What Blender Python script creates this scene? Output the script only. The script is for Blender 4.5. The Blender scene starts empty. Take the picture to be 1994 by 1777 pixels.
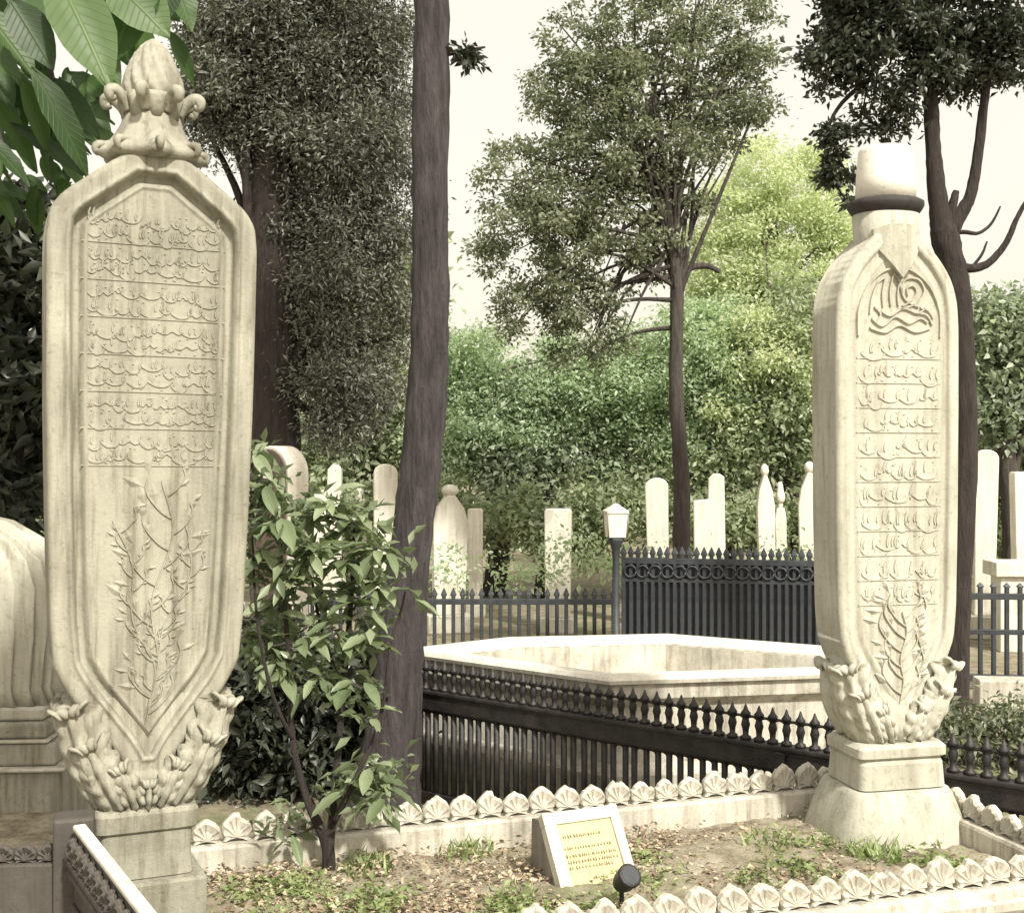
import bpy, math, random
import numpy as np
from mathutils import Vector, Matrix

# ------------------------------------------------------------------ camera, sky, sun
scene = bpy.context.scene
EYE = 1.6
FPX = 2400.0                      # focal length in photo pixels (photo 1994 wide)
cam_d = bpy.data.cameras.new('camera')
cam_d.sensor_width = 36.0
cam_d.lens = 36.0 * FPX / 1994.0
cam_d.shift_y = -0.0093
cam_d.clip_start = 0.05
cam_d.clip_end = 600.0
cam = bpy.data.objects.new('camera', cam_d)
scene.collection.objects.link(cam)
cam.location = (0, 0, EYE)
cam.rotation_euler = (math.radians(90), 0, 0)
scene.camera = cam

SUN_EL, SUN_AZ = math.radians(45), math.radians(150)   # azimuth: clockwise from +Y; sun stands right of and behind the camera
world = bpy.data.worlds.new('World')
scene.world = world
world.use_nodes = True
nt = world.node_tree
nt.nodes.clear()
out = nt.nodes.new('ShaderNodeOutputWorld')
sky = nt.nodes.new('ShaderNodeTexSky')
sky.sky_type = 'NISHITA'
sky.sun_disc = False
sky.sun_elevation = SUN_EL
sky.sun_rotation = SUN_AZ
sky.dust_density = 6.0
sky.air_density = 1.0
bg1 = nt.nodes.new('ShaderNodeBackground'); bg1.inputs['Strength'].default_value = 0.05
bg2 = nt.nodes.new('ShaderNodeBackground')           # bright even cloud cover
bg2.inputs['Color'].default_value = (1.0, 0.905, 0.715, 1)
bg2.inputs['Strength'].default_value = 0.655
add = nt.nodes.new('ShaderNodeAddShader')
nt.links.new(sky.outputs[0], bg1.inputs['Color'])
nt.links.new(bg1.outputs[0], add.inputs[0]); nt.links.new(bg2.outputs[0], add.inputs[1])
nt.links.new(add.outputs[0], out.inputs['Surface'])

sun_d = bpy.data.lights.new('sun', 'SUN')
sun_d.energy = 4.2
sun_d.angle = math.radians(4)
sun_d.color = (1.0, 0.965, 0.86)
sun = bpy.data.objects.new('sun', sun_d)
scene.collection.objects.link(sun)
sdir = Vector((math.sin(SUN_AZ) * math.cos(SUN_EL), math.cos(SUN_AZ) * math.cos(SUN_EL), math.sin(SUN_EL)))
sun.rotation_euler = sdir.to_track_quat('Z', 'Y').to_euler()

scene.view_settings.view_transform = 'Standard'
scene.view_settings.look = 'None'
scene.view_settings.gamma = 1.0
scene.view_settings.exposure = 0.48
scene.view_settings.use_curve_mapping = False
scene.cycles.use_denoising = True
scene.cycles.max_bounces = 6
scene.cycles.transparent_max_bounces = 4

COL = scene.collection
RND = random.Random(7)
GROUND = -0.35


def P(px, py, d):
    """point that the photo shows at (px, py), standing d metres away"""
    return Vector(((px - 997.0) / FPX * d, d, EYE - (py - 870.0) / FPX * d))


# ------------------------------------------------------------------ materials
def new_mat(name):
    m = bpy.data.materials.new(name)
    m.use_nodes = True
    n = m.node_tree
    n.nodes.clear()
    o = n.nodes.new('ShaderNodeOutputMaterial')
    b = n.nodes.new('ShaderNodeBsdfPrincipled')
    n.links.new(b.outputs[0], o.inputs['Surface'])
    return m, n, b, o


def ramp(n, stops):
    r = n.nodes.new('ShaderNodeValToRGB')
    e = r.color_ramp.elements
    while len(e) < len(stops):
        e.new(0.5)
    for i, (p, c) in enumerate(stops):
        e[i].position = p
        e[i].color = (c[0], c[1], c[2], 1)
    return r


def noise(n, scale, detail=6, rough=0.6, vec=None):
    t = n.nodes.new('ShaderNodeTexNoise')
    t.inputs['Scale'].default_value = scale
    t.inputs['Detail'].default_value = detail
    t.inputs['Roughness'].default_value = rough
    if vec is not None:
        n.links.new(vec, t.inputs['Vector'])
    return t


def stone_mat(name, base, dark, light, scale=3.0, bump=0.25, stain=0.5, rough=0.75):
    m, n, b, o = new_mat(name)
    tc = n.nodes.new('ShaderNodeTexCoord')
    v = tc.outputs['Object']
    n1 = noise(n, scale, 8, 0.62, v)
    r1 = ramp(n, [(0.28, dark), (0.5, base), (0.72, light)])
    n.links.new(n1.outputs['Fac'], r1.inputs['Fac'])
    # rain streaks: noise stretched along z
    mp = n.nodes.new('ShaderNodeMapping')
    mp.inputs['Scale'].default_value = (9, 9, 0.9)
    n.links.new(v, mp.inputs['Vector'])
    n2 = noise(n, 2.2, 6, 0.6, mp.outputs[0])
    r2 = ramp(n, [(0.45, (1, 1, 1)), (0.75, (1 - stain * 0.55, 1 - stain * 0.58, 1 - stain * 0.62))])
    n.links.new(n2.outputs['Fac'], r2.inputs['Fac'])
    mul = n.nodes.new('ShaderNodeMixRGB'); mul.blend_type = 'MULTIPLY'; mul.inputs['Fac'].default_value = 1
    n.links.new(r1.outputs[0], mul.inputs[1]); n.links.new(r2.outputs[0], mul.inputs[2])
    # specks of lichen and pits
    n3 = noise(n, 46, 4, 0.7, v)
    r3 = ramp(n, [(0.56, (1, 1, 1)), (0.70, (0.62, 0.60, 0.54))])
    n.links.new(n3.outputs['Fac'], r3.inputs['Fac'])
    mul2 = n.nodes.new('ShaderNodeMixRGB'); mul2.blend_type = 'MULTIPLY'; mul2.inputs['Fac'].default_value = 0.7
    n.links.new(mul.outputs[0], mul2.inputs[1]); n.links.new(r3.outputs[0], mul2.inputs[2])
    mp2 = n.nodes.new('ShaderNodeMapping'); mp2.inputs['Scale'].default_value = (16, 16, 1.3); mp2.inputs['Location'].default_value = (3.1, 1.7, 0.4)
    n.links.new(v, mp2.inputs['Vector'])
    n5 = noise(n, 1.6, 9, 0.68, mp2.outputs[0])
    r5 = ramp(n, [(0.51, (1, 1, 1)), (0.63, (0.66, 0.645, 0.60)), (0.76, (0.36, 0.35, 0.32))])
    n.links.new(n5.outputs['Fac'], r5.inputs['Fac'])
    mul3 = n.nodes.new('ShaderNodeMixRGB'); mul3.blend_type = 'MULTIPLY'; mul3.inputs['Fac'].default_value = min(1.0, stain * 1.2)
    n.links.new(mul2.outputs[0], mul3.inputs[1]); n.links.new(r5.outputs[0], mul3.inputs[2])
    n.links.new(mul3.outputs[0], b.inputs['Base Color'])
    b.inputs['Roughness'].default_value = rough
    n4 = noise(n, 70, 8, 0.7, v)
    bp = n.nodes.new('ShaderNodeBump')
    bp.inputs['Strength'].default_value = bump
    bp.inputs['Distance'].default_value = 0.006
    n.links.new(n4.outputs['Fac'], bp.inputs['Height'])
    n.links.new(bp.outputs[0], b.inputs['Normal'])
    return m


def leaf_mat(name, c_dark, c_mid, c_light, trans=0.35, gloss=0.45, cscale=1.2, veins=False):
    m, n, b, o = new_mat(name)
    g = n.nodes.new('ShaderNodeNewGeometry')
    tc = n.nodes.new('ShaderNodeTexCoord')
    nz = noise(n, cscale, 3, 0.5, tc.outputs['Object'])
    mx = n.nodes.new('ShaderNodeMath'); mx.operation = 'MULTIPLY_ADD'
    mx.inputs[1].default_value = 0.55
    n.links.new(g.outputs['Random Per Island'], mx.inputs[0])
    mm = n.nodes.new('ShaderNodeMath'); mm.operation = 'MULTIPLY'; mm.inputs[1].default_value = 0.5
    n.links.new(nz.outputs['Fac'], mm.inputs[0])
    n.links.new(mm.outputs[0], mx.inputs[2])
    r = ramp(n, [(0.15, c_dark), (0.5, c_mid), (0.9, c_light)])
    n.links.new(mx.outputs[0], r.inputs['Fac'])
    col = r.outputs[0]
    if veins:        # each leaf is an object: length along x, midrib at y = 0
        oi = n.nodes.new('ShaderNodeObjectInfo')
        n.links.new(oi.outputs['Random'], mx.inputs[0])
        sx = n.nodes.new('ShaderNodeSeparateXYZ'); n.links.new(tc.outputs['Object'], sx.inputs[0])
        ab = n.nodes.new('ShaderNodeMath'); ab.operation = 'ABSOLUTE'; n.links.new(sx.outputs[1], ab.inputs[0])
        ph = n.nodes.new('ShaderNodeMath'); ph.operation = 'MULTIPLY_ADD'; ph.inputs[1].default_value = -1.3
        n.links.new(ab.outputs[0], ph.inputs[0]); n.links.new(sx.outputs[0], ph.inputs[2])
        sc = n.nodes.new('ShaderNodeMath'); sc.operation = 'MULTIPLY'; sc.inputs[1].default_value = 75.0
        n.links.new(ph.outputs[0], sc.inputs[0])
        sn = n.nodes.new('ShaderNodeMath'); sn.operation = 'SINE'; n.links.new(sc.outputs[0], sn.inputs[0])
        v1 = ramp(n, [(0.80, (0, 0, 0)), (0.99, (0.5, 0.5, 0.5))]); n.links.new(sn.outputs[0], v1.inputs['Fac'])
        v2 = ramp(n, [(0.004, (1, 1, 1)), (0.014, (0, 0, 0))]); n.links.new(ab.outputs[0], v2.inputs['Fac'])
        vm = n.nodes.new('ShaderNodeMath'); vm.operation = 'MAXIMUM'
        n.links.new(v1.outputs[0], vm.inputs[0]); n.links.new(v2.outputs[0], vm.inputs[1])
        lt = n.nodes.new('ShaderNodeMixRGB'); lt.blend_type = 'ADD'
        lt.inputs[2].default_value = (0.035, 0.045, 0.018, 1)
        n.links.new(vm.outputs[0], lt.inputs['Fac']); n.links.new(col, lt.inputs[1])
        col = lt.outputs[0]
        bp = n.nodes.new('ShaderNodeBump'); bp.inputs['Strength'].default_value = 0.5; bp.inputs['Distance'].default_value = 0.004
        n.links.new(vm.outputs[0], bp.inputs['Height']); n.links.new(bp.outputs[0], b.inputs['Normal'])
    n.links.new(col, b.inputs['Base Color'])
    b.inputs['Roughness'].default_value = gloss
    b.inputs['Specular IOR Level'].default_value = 0.6
    t = n.nodes.new('ShaderNodeBsdfTranslucent')
    gm = n.nodes.new('ShaderNodeMixRGB'); gm.blend_type = 'MULTIPLY'; gm.inputs['Fac'].default_value = 1
    gm.inputs[2].default_value = (1.15, 1.3, 0.88, 1)
    n.links.new(r.outputs[0], gm.inputs[1]); n.links.new(gm.outputs[0], t.inputs['Color'])
    ms = n.nodes.new('ShaderNodeMixShader'); ms.inputs['Fac'].default_value = trans
    n.links.new(b.outputs[0], ms.inputs[1]); n.links.new(t.outputs[0], ms.inputs[2])
    n.links.new(ms.outputs[0], o.inputs['Surface'])
    return m


def bark_mat(name, c1, c2, c3):
    m, n, b, o = new_mat(name)
    tc = n.nodes.new('ShaderNodeTexCoord')
    mp = n.nodes.new('ShaderNodeMapping'); mp.inputs['Scale'].default_value = (14, 14, 2.2)
    n.links.new(tc.outputs['Object'], mp.inputs['Vector'])
    n1 = noise(n, 2.0, 8, 0.7, mp.outputs[0])
    r = ramp(n, [(0.3, c1), (0.5, c2), (0.75, c3)])
    n.links.new(n1.outputs['Fac'], r.inputs['Fac'])
    n.links.new(r.outputs[0], b.inputs['Base Color'])
    b.inputs['Roughness'].default_value = 0.9
    bp = n.nodes.new('ShaderNodeBump'); bp.inputs['Strength'].default_value = 1.0; bp.inputs['Distance'].default_value = 0.06
    n.links.new(n1.outputs['Fac'], bp.inputs['Height']); n.links.new(bp.outputs[0], b.inputs['Normal'])
    return m


def plain_mat(name, c1, c2, rough=0.6, scale=8, metallic=0.0, bump=0.2):
    m, n, b, o = new_mat(name)
    tc = n.nodes.new('ShaderNodeTexCoord')
    n1 = noise(n, scale, 6, 0.6, tc.outputs['Object'])
    r = ramp(n, [(0.35, c1), (0.68, c2)])
    n.links.new(n1.outputs['Fac'], r.inputs['Fac'])
    n.links.new(r.outputs[0], b.inputs['Base Color'])
    b.inputs['Roughness'].default_value = rough
    b.inputs['Metallic'].default_value = metallic
    bp = n.nodes.new('ShaderNodeBump'); bp.inputs['Strength'].default_value = bump; bp.inputs['Distance'].default_value = 0.005
    n2 = noise(n, scale * 8, 4, 0.6, tc.outputs['Object'])
    n.links.new(n2.outputs['Fac'], bp.inputs['Height']); n.links.new(bp.outputs[0], b.inputs['Normal'])
    return m


M = {}
M['marble_l'] = stone_mat('weathered_shade_marble', (0.325, 0.315, 0.255), (0.225, 0.217, 0.172), (0.40, 0.39, 0.32), stain=0.8, bump=0.5)  # weathering, plus tree shade on the left stone put into the base colour
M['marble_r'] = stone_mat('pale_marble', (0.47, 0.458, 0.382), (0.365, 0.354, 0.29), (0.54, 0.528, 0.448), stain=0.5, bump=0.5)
M['kerb'] = stone_mat('kerb_marble', (0.54, 0.513, 0.44), (0.33, 0.31, 0.26), (0.63, 0.60, 0.53), scale=5, stain=0.75, bump=0.5)
M['white'] = stone_mat('white_marble', (0.70, 0.67, 0.585), (0.56, 0.53, 0.455), (0.76, 0.735, 0.66), stain=0.4)
M['grey_stone'] = stone_mat('grey_stone', (0.27, 0.25, 0.22), (0.17, 0.155, 0.135), (0.38, 0.355, 0.31), stain=0.6)
M['fez'] = stone_mat('bright_marble', (0.82, 0.79, 0.70), (0.77, 0.74, 0.65), (0.85, 0.82, 0.74), stain=0.1)
M['rim'] = stone_mat('black_rim', (0.035, 0.03, 0.03), (0.02, 0.018, 0.018), (0.06, 0.05, 0.05))  # near-black tone of the headgear band
M['shadowed_kerb'] = stone_mat('shadowed_kerb', (0.085, 0.075, 0.065), (0.05, 0.045, 0.04), (0.14, 0.12, 0.10))  # kerb stone with the shade on its outer faces put into the colour
M['shadowed_face'] = stone_mat('shadowed_face', (0.12, 0.085, 0.07), (0.07, 0.05, 0.045), (0.2, 0.15, 0.12))  # tombstone front in shadow, the shade painted as dark brown
M['plaque'] = stone_mat('plaque_brass_yellow', (0.52, 0.45, 0.25), (0.45, 0.385, 0.21), (0.58, 0.51, 0.30), stain=0.15, bump=0.1)
M['ink'] = plain_mat('ink', (0.12, 0.10, 0.06), (0.22, 0.19, 0.12), 0.8, 60)
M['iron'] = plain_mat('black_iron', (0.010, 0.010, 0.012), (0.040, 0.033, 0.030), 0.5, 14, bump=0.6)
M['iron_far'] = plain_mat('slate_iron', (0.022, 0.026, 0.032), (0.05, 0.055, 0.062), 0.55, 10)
M['lamp_glass'] = plain_mat('lamp_glass', (0.72, 0.70, 0.55), (0.82, 0.80, 0.66), 0.3, 10)
M['bark_purple'] = bark_mat('bark_purple_brown', (0.022, 0.018, 0.019), (0.065, 0.055, 0.057), (0.125, 0.108, 0.11))
M['bark_dark'] = bark_mat('bark_dark', (0.02, 0.015, 0.013), (0.045, 0.034, 0.03), (0.08, 0.062, 0.055))
M['bark_grey'] = bark_mat('bark_grey', (0.04, 0.034, 0.03), (0.085, 0.07, 0.062), (0.14, 0.12, 0.105))
M['leaf_near'] = leaf_mat('leaf_near', (0.018, 0.042, 0.010), (0.04, 0.09, 0.018), (0.09, 0.16, 0.035), 0.4, 0.5, veins=True)
M['leaf_shrub'] = leaf_mat('leaf_shrub', (0.07, 0.10, 0.045), (0.20, 0.25, 0.14), (0.38, 0.43, 0.28), 0.32, 0.33, veins=True)
M['leaf_small'] = leaf_mat('leaf_small', (0.06, 0.085, 0.04), (0.17, 0.21, 0.12), (0.33, 0.37, 0.24), 0.3, 0.33)
M['leaf_conifer'] = leaf_mat('leaf_conifer', (0.055, 0.057, 0.048), (0.14, 0.144, 0.12), (0.31, 0.31, 0.26), 0.32, 0.45, 0.8)
M['leaf_mid'] = leaf_mat('leaf_mid', (0.08, 0.095, 0.062), (0.20, 0.22, 0.15), (0.40, 0.42, 0.31), 0.42, 0.4, 0.9)
M['leaf_dark'] = leaf_mat('leaf_dark', (0.017, 0.021, 0.015), (0.045, 0.053, 0.038), (0.13, 0.145, 0.105), 0.25, 0.4)
M['leaf_pale'] = leaf_mat('leaf_pale', (0.20, 0.27, 0.175), (0.43, 0.51, 0.365), (0.61, 0.68, 0.53), 0.5, 0.42, 0.5)
M['leaf_yellow'] = leaf_mat('leaf_yellow', (0.40, 0.44, 0.27), (0.60, 0.63, 0.45), (0.75, 0.76, 0.60), 0.5, 0.42, 0.6)
M['leaf_blue'] = leaf_mat('leaf_blue', (0.13, 0.165, 0.12), (0.32, 0.365, 0.28), (0.54, 0.58, 0.47), 0.45, 0.4, 0.7)
M['leaf_far'] = leaf_mat('leaf_far', (0.14, 0.17, 0.105), (0.32, 0.36, 0.24), (0.54, 0.57, 0.42), 0.45, 0.42, 0.6)
M['litter'] = leaf_mat('leaf_litter', (0.10, 0.06, 0.04), (0.36, 0.28, 0.19), (0.60, 0.52, 0.38), 0.1, 0.8, 2)
M['weed'] = leaf_mat('weed', (0.12, 0.16, 0.06), (0.25, 0.31, 0.13), (0.42, 0.47, 0.24), 0.35, 0.5, 2)


def soil_mat(name, a, b_, c, d):
    m, n, b, o = new_mat(name)
    tc = n.nodes.new('ShaderNodeTexCoord')
    n1 = noise(n, 9, 10, 0.72, tc.outputs['Object'])
    r = ramp(n, [(0.32, a), (0.46, b_), (0.58, c), (0.74, d)])
    n.links.new(n1.outputs['Fac'], r.inputs['Fac'])
    n2 = noise(n, 2.1, 4, 0.6, tc.outputs['Object'])
    r2 = ramp(n, [(0.48, (0, 0, 0)), (0.64, (1, 1, 1))])
    n.links.new(n2.outputs['Fac'], r2.inputs['Fac'])
    mx = n.nodes.new('ShaderNodeMixRGB'); mx.inputs[2].default_value = (0.13, 0.17, 0.06, 1)
    ml = n.nodes.new('ShaderNodeMath'); ml.operation = 'MULTIPLY'; ml.inputs[1].default_value = 0.55
    n.links.new(r2.outputs[0], ml.inputs[0]); n.links.new(ml.outputs[0], mx.inputs['Fac'])
    n.links.new(r.outputs[0], mx.inputs[1])
    n.links.new(mx.outputs[0], b.inputs['Base Color'])
    b.inputs['Roughness'].default_value = 0.95
    bp = n.nodes.new('ShaderNodeBump'); bp.inputs['Strength'].default_value = 0.8; bp.inputs['Distance'].default_value = 0.02
    n3 = noise(n, 40, 8, 0.7, tc.outputs['Object'])
    n.links.new(n3.outputs['Fac'], bp.inputs['Height']); n.links.new(bp.outputs[0], b.inputs['Normal'])
    return m


M['soil'] = soil_mat('bed_soil', (0.10, 0.075, 0.055), (0.25, 0.21, 0.15), (0.37, 0.33, 0.25), (0.48, 0.44, 0.35))
M['earth'] = soil_mat('earth', (0.10, 0.08, 0.055), (0.20, 0.17, 0.12), (0.30, 0.26, 0.18), (0.40, 0.36, 0.27))


# ------------------------------------------------------------------ object helpers
def tag(o, label, cat, group=None):
    o['label'] = label
    o['category'] = cat
    if group:
        o['group'] = group
    return o


def thing(name, label, cat, loc=(0, 0, 0), rotz=0.0, group=None):
    o = bpy.data.objects.new(name, None)
    o.empty_display_size = 0.1
    COL.objects.link(o)
    o.location = loc
    o.rotation_euler = (0, 0, rotz)
    return tag(o, label, cat, group)


def mk_mesh(name, verts, faces, mat, smooth=False):
    me = bpy.data.meshes.new(name)
    me.from_pydata([tuple(v) for v in verts], [], [tuple(f) for f in faces])
    me.materials.append(mat)
    if smooth:
        me.polygons.foreach_set('use_smooth', [True] * len(me.polygons))
    me.update()
    return me


def link(name, me, parent=None, loc=None, rot=None, scale=None):
    o = bpy.data.objects.new(name, me)
    COL.objects.link(o)
    if parent is not None:
        o.parent = parent
    if loc is not None:
        o.location = loc
    if rot is not None:
        o.rotation_euler = rot
    if scale is not None:
        o.scale = scale
    return o


def obj(name, verts, faces, mat, parent=None, smooth=False):
    return link(name, mk_mesh(name, verts, faces, mat, smooth), parent)


def bevel(o, w=0.004, seg=2, angle=35):
    m = o.modifiers.new('bevel', 'BEVEL')
    m.width = w; m.segments = seg; m.limit_method = 'ANGLE'; m.angle_limit = math.radians(angle)
    return o


def box_vf(x0, x1, y0, y1, z0, z1):
    v = [(x0, y0, z0), (x1, y0, z0), (x1, y1, z0), (x0, y1, z0), (x0, y0, z1), (x1, y0, z1), (x1, y1, z1), (x0, y1, z1)]
    f = [(0, 3, 2, 1), (4, 5, 6, 7), (0, 1, 5, 4), (1, 2, 6, 5), (2, 3, 7, 6), (3, 0, 4, 7)]
    return v, f


def box(name, x0, x1, y0, y1, z0, z1, mat, parent, bw=0.006):
    v, f = box_vf(x0, x1, y0, y1, z0, z1)
    o = obj(name, v, f, mat, parent)
    if bw:
        bevel(o, bw)
    return o


def loft_vf(sections, n=32, rib=None):
    """sections: (z, hx, hy, exponent[, cx, cy]); superellipse rings stacked in z"""
    vs, fs = [], []
    for k, s in enumerate(sections):
        z, hx, hy, ex = s[:4]
        cx, cy = (s[4], s[5]) if len(s) > 5 else (0, 0)
        for i in range(n):
            a = 2 * math.pi * (i + 0.5) / n
            c, sn = math.cos(a), math.sin(a)
            x = math.copysign(abs(c) ** (2 / ex), c) * hx
            y = math.copysign(abs(sn) ** (2 / ex), sn) * hy
            if rib:
                q = rib(k, a)
                x *= q; y *= q
            vs.append((cx + x, cy + y, z))
    m = len(sections)
    for k in range(m - 1):
        for i in range(n):
            j = (i + 1) % n
            fs.append((k * n + i, k * n + j, (k + 1) * n + j, (k + 1) * n + i))
    fs.append(tuple(range(n - 1, -1, -1)))
    fs.append(tuple((m - 1) * n + i for i in range(n)))
    return vs, fs


def loft(name, sections, mat, parent, n=32, rib=None, smooth=True):
    v, f = loft_vf(sections, n, rib)
    return obj(name, v, f, mat, parent, smooth)


def tube_vf(pts, radii, n=8, seed=0, rough=0.0):
    rr = random.Random(seed)
    vs, fs = [], []
    pts = [Vector(p) for p in pts]
    up = Vector((0.13, 0.97, 0.2)).normalized()
    for k, p in enumerate(pts):
        t = (pts[min(k + 1, len(pts) - 1)] - pts[max(k - 1, 0)]).normalized()
        a = t.cross(up)
        if a.length < 1e-3:
            a = t.cross(Vector((1, 0, 0)))
        a.normalize()
        b = t.cross(a)
        for i in range(n):
            th = 2 * math.pi * i / n
            r = radii[k] * (1 + rough * (rr.random() - 0.5))
            vs.append(p + a * math.cos(th) * r + b * math.sin(th) * r)
    for k in range(len(pts) - 1):
        for i in range(n):
            j = (i + 1) % n
            fs.append((k * n + i, (k + 1) * n + i, (k + 1) * n + j, k * n + j))
    fs.append(tuple(range(n)))
    fs.append(tuple((len(pts) - 1) * n + i for i in range(n - 1, -1, -1)))
    return vs, fs


def spline(pts, radii, sub=5):
    """Catmull-Rom through control points"""
    P_ = [Vector(p) for p in pts]
    o, r = [], []
    for i in range(len(P_) - 1):
        p0, p1, p2, p3 = P_[max(i - 1, 0)], P_[i], P_[i + 1], P_[min(i + 2, len(P_) - 1)]
        for k in range(sub):
            t = k / sub
            o.append(0.5 * ((2 * p1) + (p2 - p0) * t + (2 * p0 - 5 * p1 + 4 * p2 - p3) * t * t + (3 * p1 - p0 - 3 * p2 + p3) * t ** 3))
            r.append(radii[i] * (1 - t) + radii[i + 1] * t)
    o.append(P_[-1]); r.append(radii[-1])
    return o, r


class MB:
    def __init__(s):
        s.v, s.f = [], []

    def add(s, vf):
        b = len(s.v)
        s.v += [tuple(p) for p in vf[0]]
        s.f += [tuple(i + b for i in f) for f in vf[1]]
        return s

    def tube(s, pts, radii, n=8, seed=0, rough=0.0, sub=4):
        p, r = spline(pts, radii, sub) if sub else (pts, radii)
        return s.add(tube_vf(p, r, n, seed, rough))

    def build(s, name, mat, parent=None, smooth=True):
        return obj(name, s.v, s.f, mat, parent, smooth)


def leaf_cloud(name, blobs, n, size, mat, parent, seed, clump=None, aspect=0.5, up=0.45, clumps=40, squash=0.7, stuff=False, origin=(0, 0, 0)):
    """thousands of folded leaves spread through clumps inside ellipsoid blobs (world coordinates)"""
    rg = np.random.default_rng(seed)
    w = np.array([b[2] if len(b) > 2 else b[1][0] * b[1][1] * b[1][2] for b in blobs], float)
    w = w ** 0.8
    w /= w.sum()
    cen = []
    for bi, b in enumerate(blobs):
        k = max(3, int(clumps * w[bi]))
        d = rg.normal(size=(k, 3)); d /= np.linalg.norm(d, axis=1)[:, None]
        r = rg.random(k) ** 0.45
        c = np.array(b[0])[None] + d * r[:, None] * np.array(b[1])[None]
        sz = 0.6 + 0.8 * rg.random(k)
        cen.append(np.c_[c, sz, np.full(k, bi)])
    cen = np.concatenate(cen)
    cl = clump or 0.25
    pr = cen[:, 3] ** 2; pr /= pr.sum()
    idx = rg.choice(len(cen), n, p=pr)
    c = cen[idx]
    off = rg.normal(size=(n, 3)) * np.array([1, 1, squash]) * cl * c[:, 3:4] * 0.55
    pos = c[:, :3] + off - np.array(origin)[None]
    nrm = rg.normal(size=(n, 3)) + np.array([0, 0, up * 2.0])
    nrm /= np.linalg.norm(nrm, axis=1)[:, None]
    t = rg.normal(size=(n, 3)) + off / (cl + 1e-6) * 1.2 + np.array([0, 0, -0.35])
    t -= (t * nrm).sum(1)[:, None] * nrm
    t /= np.linalg.norm(t, axis=1)[:, None] + 1e-9
    s = np.cross(nrm, t)
    L = size * (0.6 + 0.8 * rg.random(n))[:, None]
    W = L * aspect
    v = np.empty((n, 4, 3))
    v[:, 0] = pos
    v[:, 1] = pos + t * L * 0.45 + s * W * 0.5 + nrm * W * 0.18
    v[:, 2] = pos + t * L - nrm * L * 0.12
    v[:, 3] = pos + t * L * 0.45 - s * W * 0.5 + nrm * W * 0.18
    tri = np.array([[0, 1, 2], [0, 2, 3]])
    f = (np.arange(n)[:, None, None] * 4 + tri[None]).reshape(-1)
    me = bpy.data.meshes.new(name)
    me.vertices.add(n * 4)
    me.vertices.foreach_set('co', v.reshape(-1))
    me.loops.add(n * 6)
    me.loops.foreach_set('vertex_index', f.astype(np.int32))
    me.polygons.add(n * 2)
    me.polygons.foreach_set('loop_start', np.arange(0, n * 6, 3, dtype=np.int32))
    me.polygons.foreach_set('loop_total', np.full(n * 2, 3, dtype=np.int32))
    me.update(calc_edges=True)
    me.materials.append(mat)
    o = link(name, me, parent)
    if stuff:
        o['kind'] = 'stuff'
    return o


# ------------------------------------------------------------------ the ground
AX = math.atan2(0.298, 0.954)                 # the grave's long axis, turned from +X
ax_u = Vector((math.cos(AX), math.sin(AX), 0))
ax_n = Vector((math.sin(AX), -math.cos(AX), 0))   # towards the camera
A0 = Vector((-1.38, 4.1, 0))                  # back-left corner of the kerb
LEN, WID = 3.02, 1.12


def ground_sheet():
    n = 70
    vs, fs = [], []
    xs = [-80 + 160 * i / n for i in range(n + 1)]
    ys = [-20 + 260 * (j / n) ** 1.6 for j in range(n + 1)]
    rr = random.Random(3)
    for y in ys:
        for x in xs:
            vs.append((x, y, GROUND + (rr.random() - 0.5) * 0.03))
    for j in range(n):
        for i in range(n):
            a = j * (n + 1) + i
            fs.append((a, a + 1, a + n + 2, a + n + 1))
    o = obj('ground', vs, fs, M['earth'], None, True)
    o['kind'] = 'structure'


ground_sheet()


# ------------------------------------------------------------------ carved tombstones
def outline_hw(outline, z):
    zs = np.array([p[0] for p in outline]); hs = np.array([p[1] for p in outline])
    k = np.argsort(zs)
    return np.interp(z, zs[k], hs[k])


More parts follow.
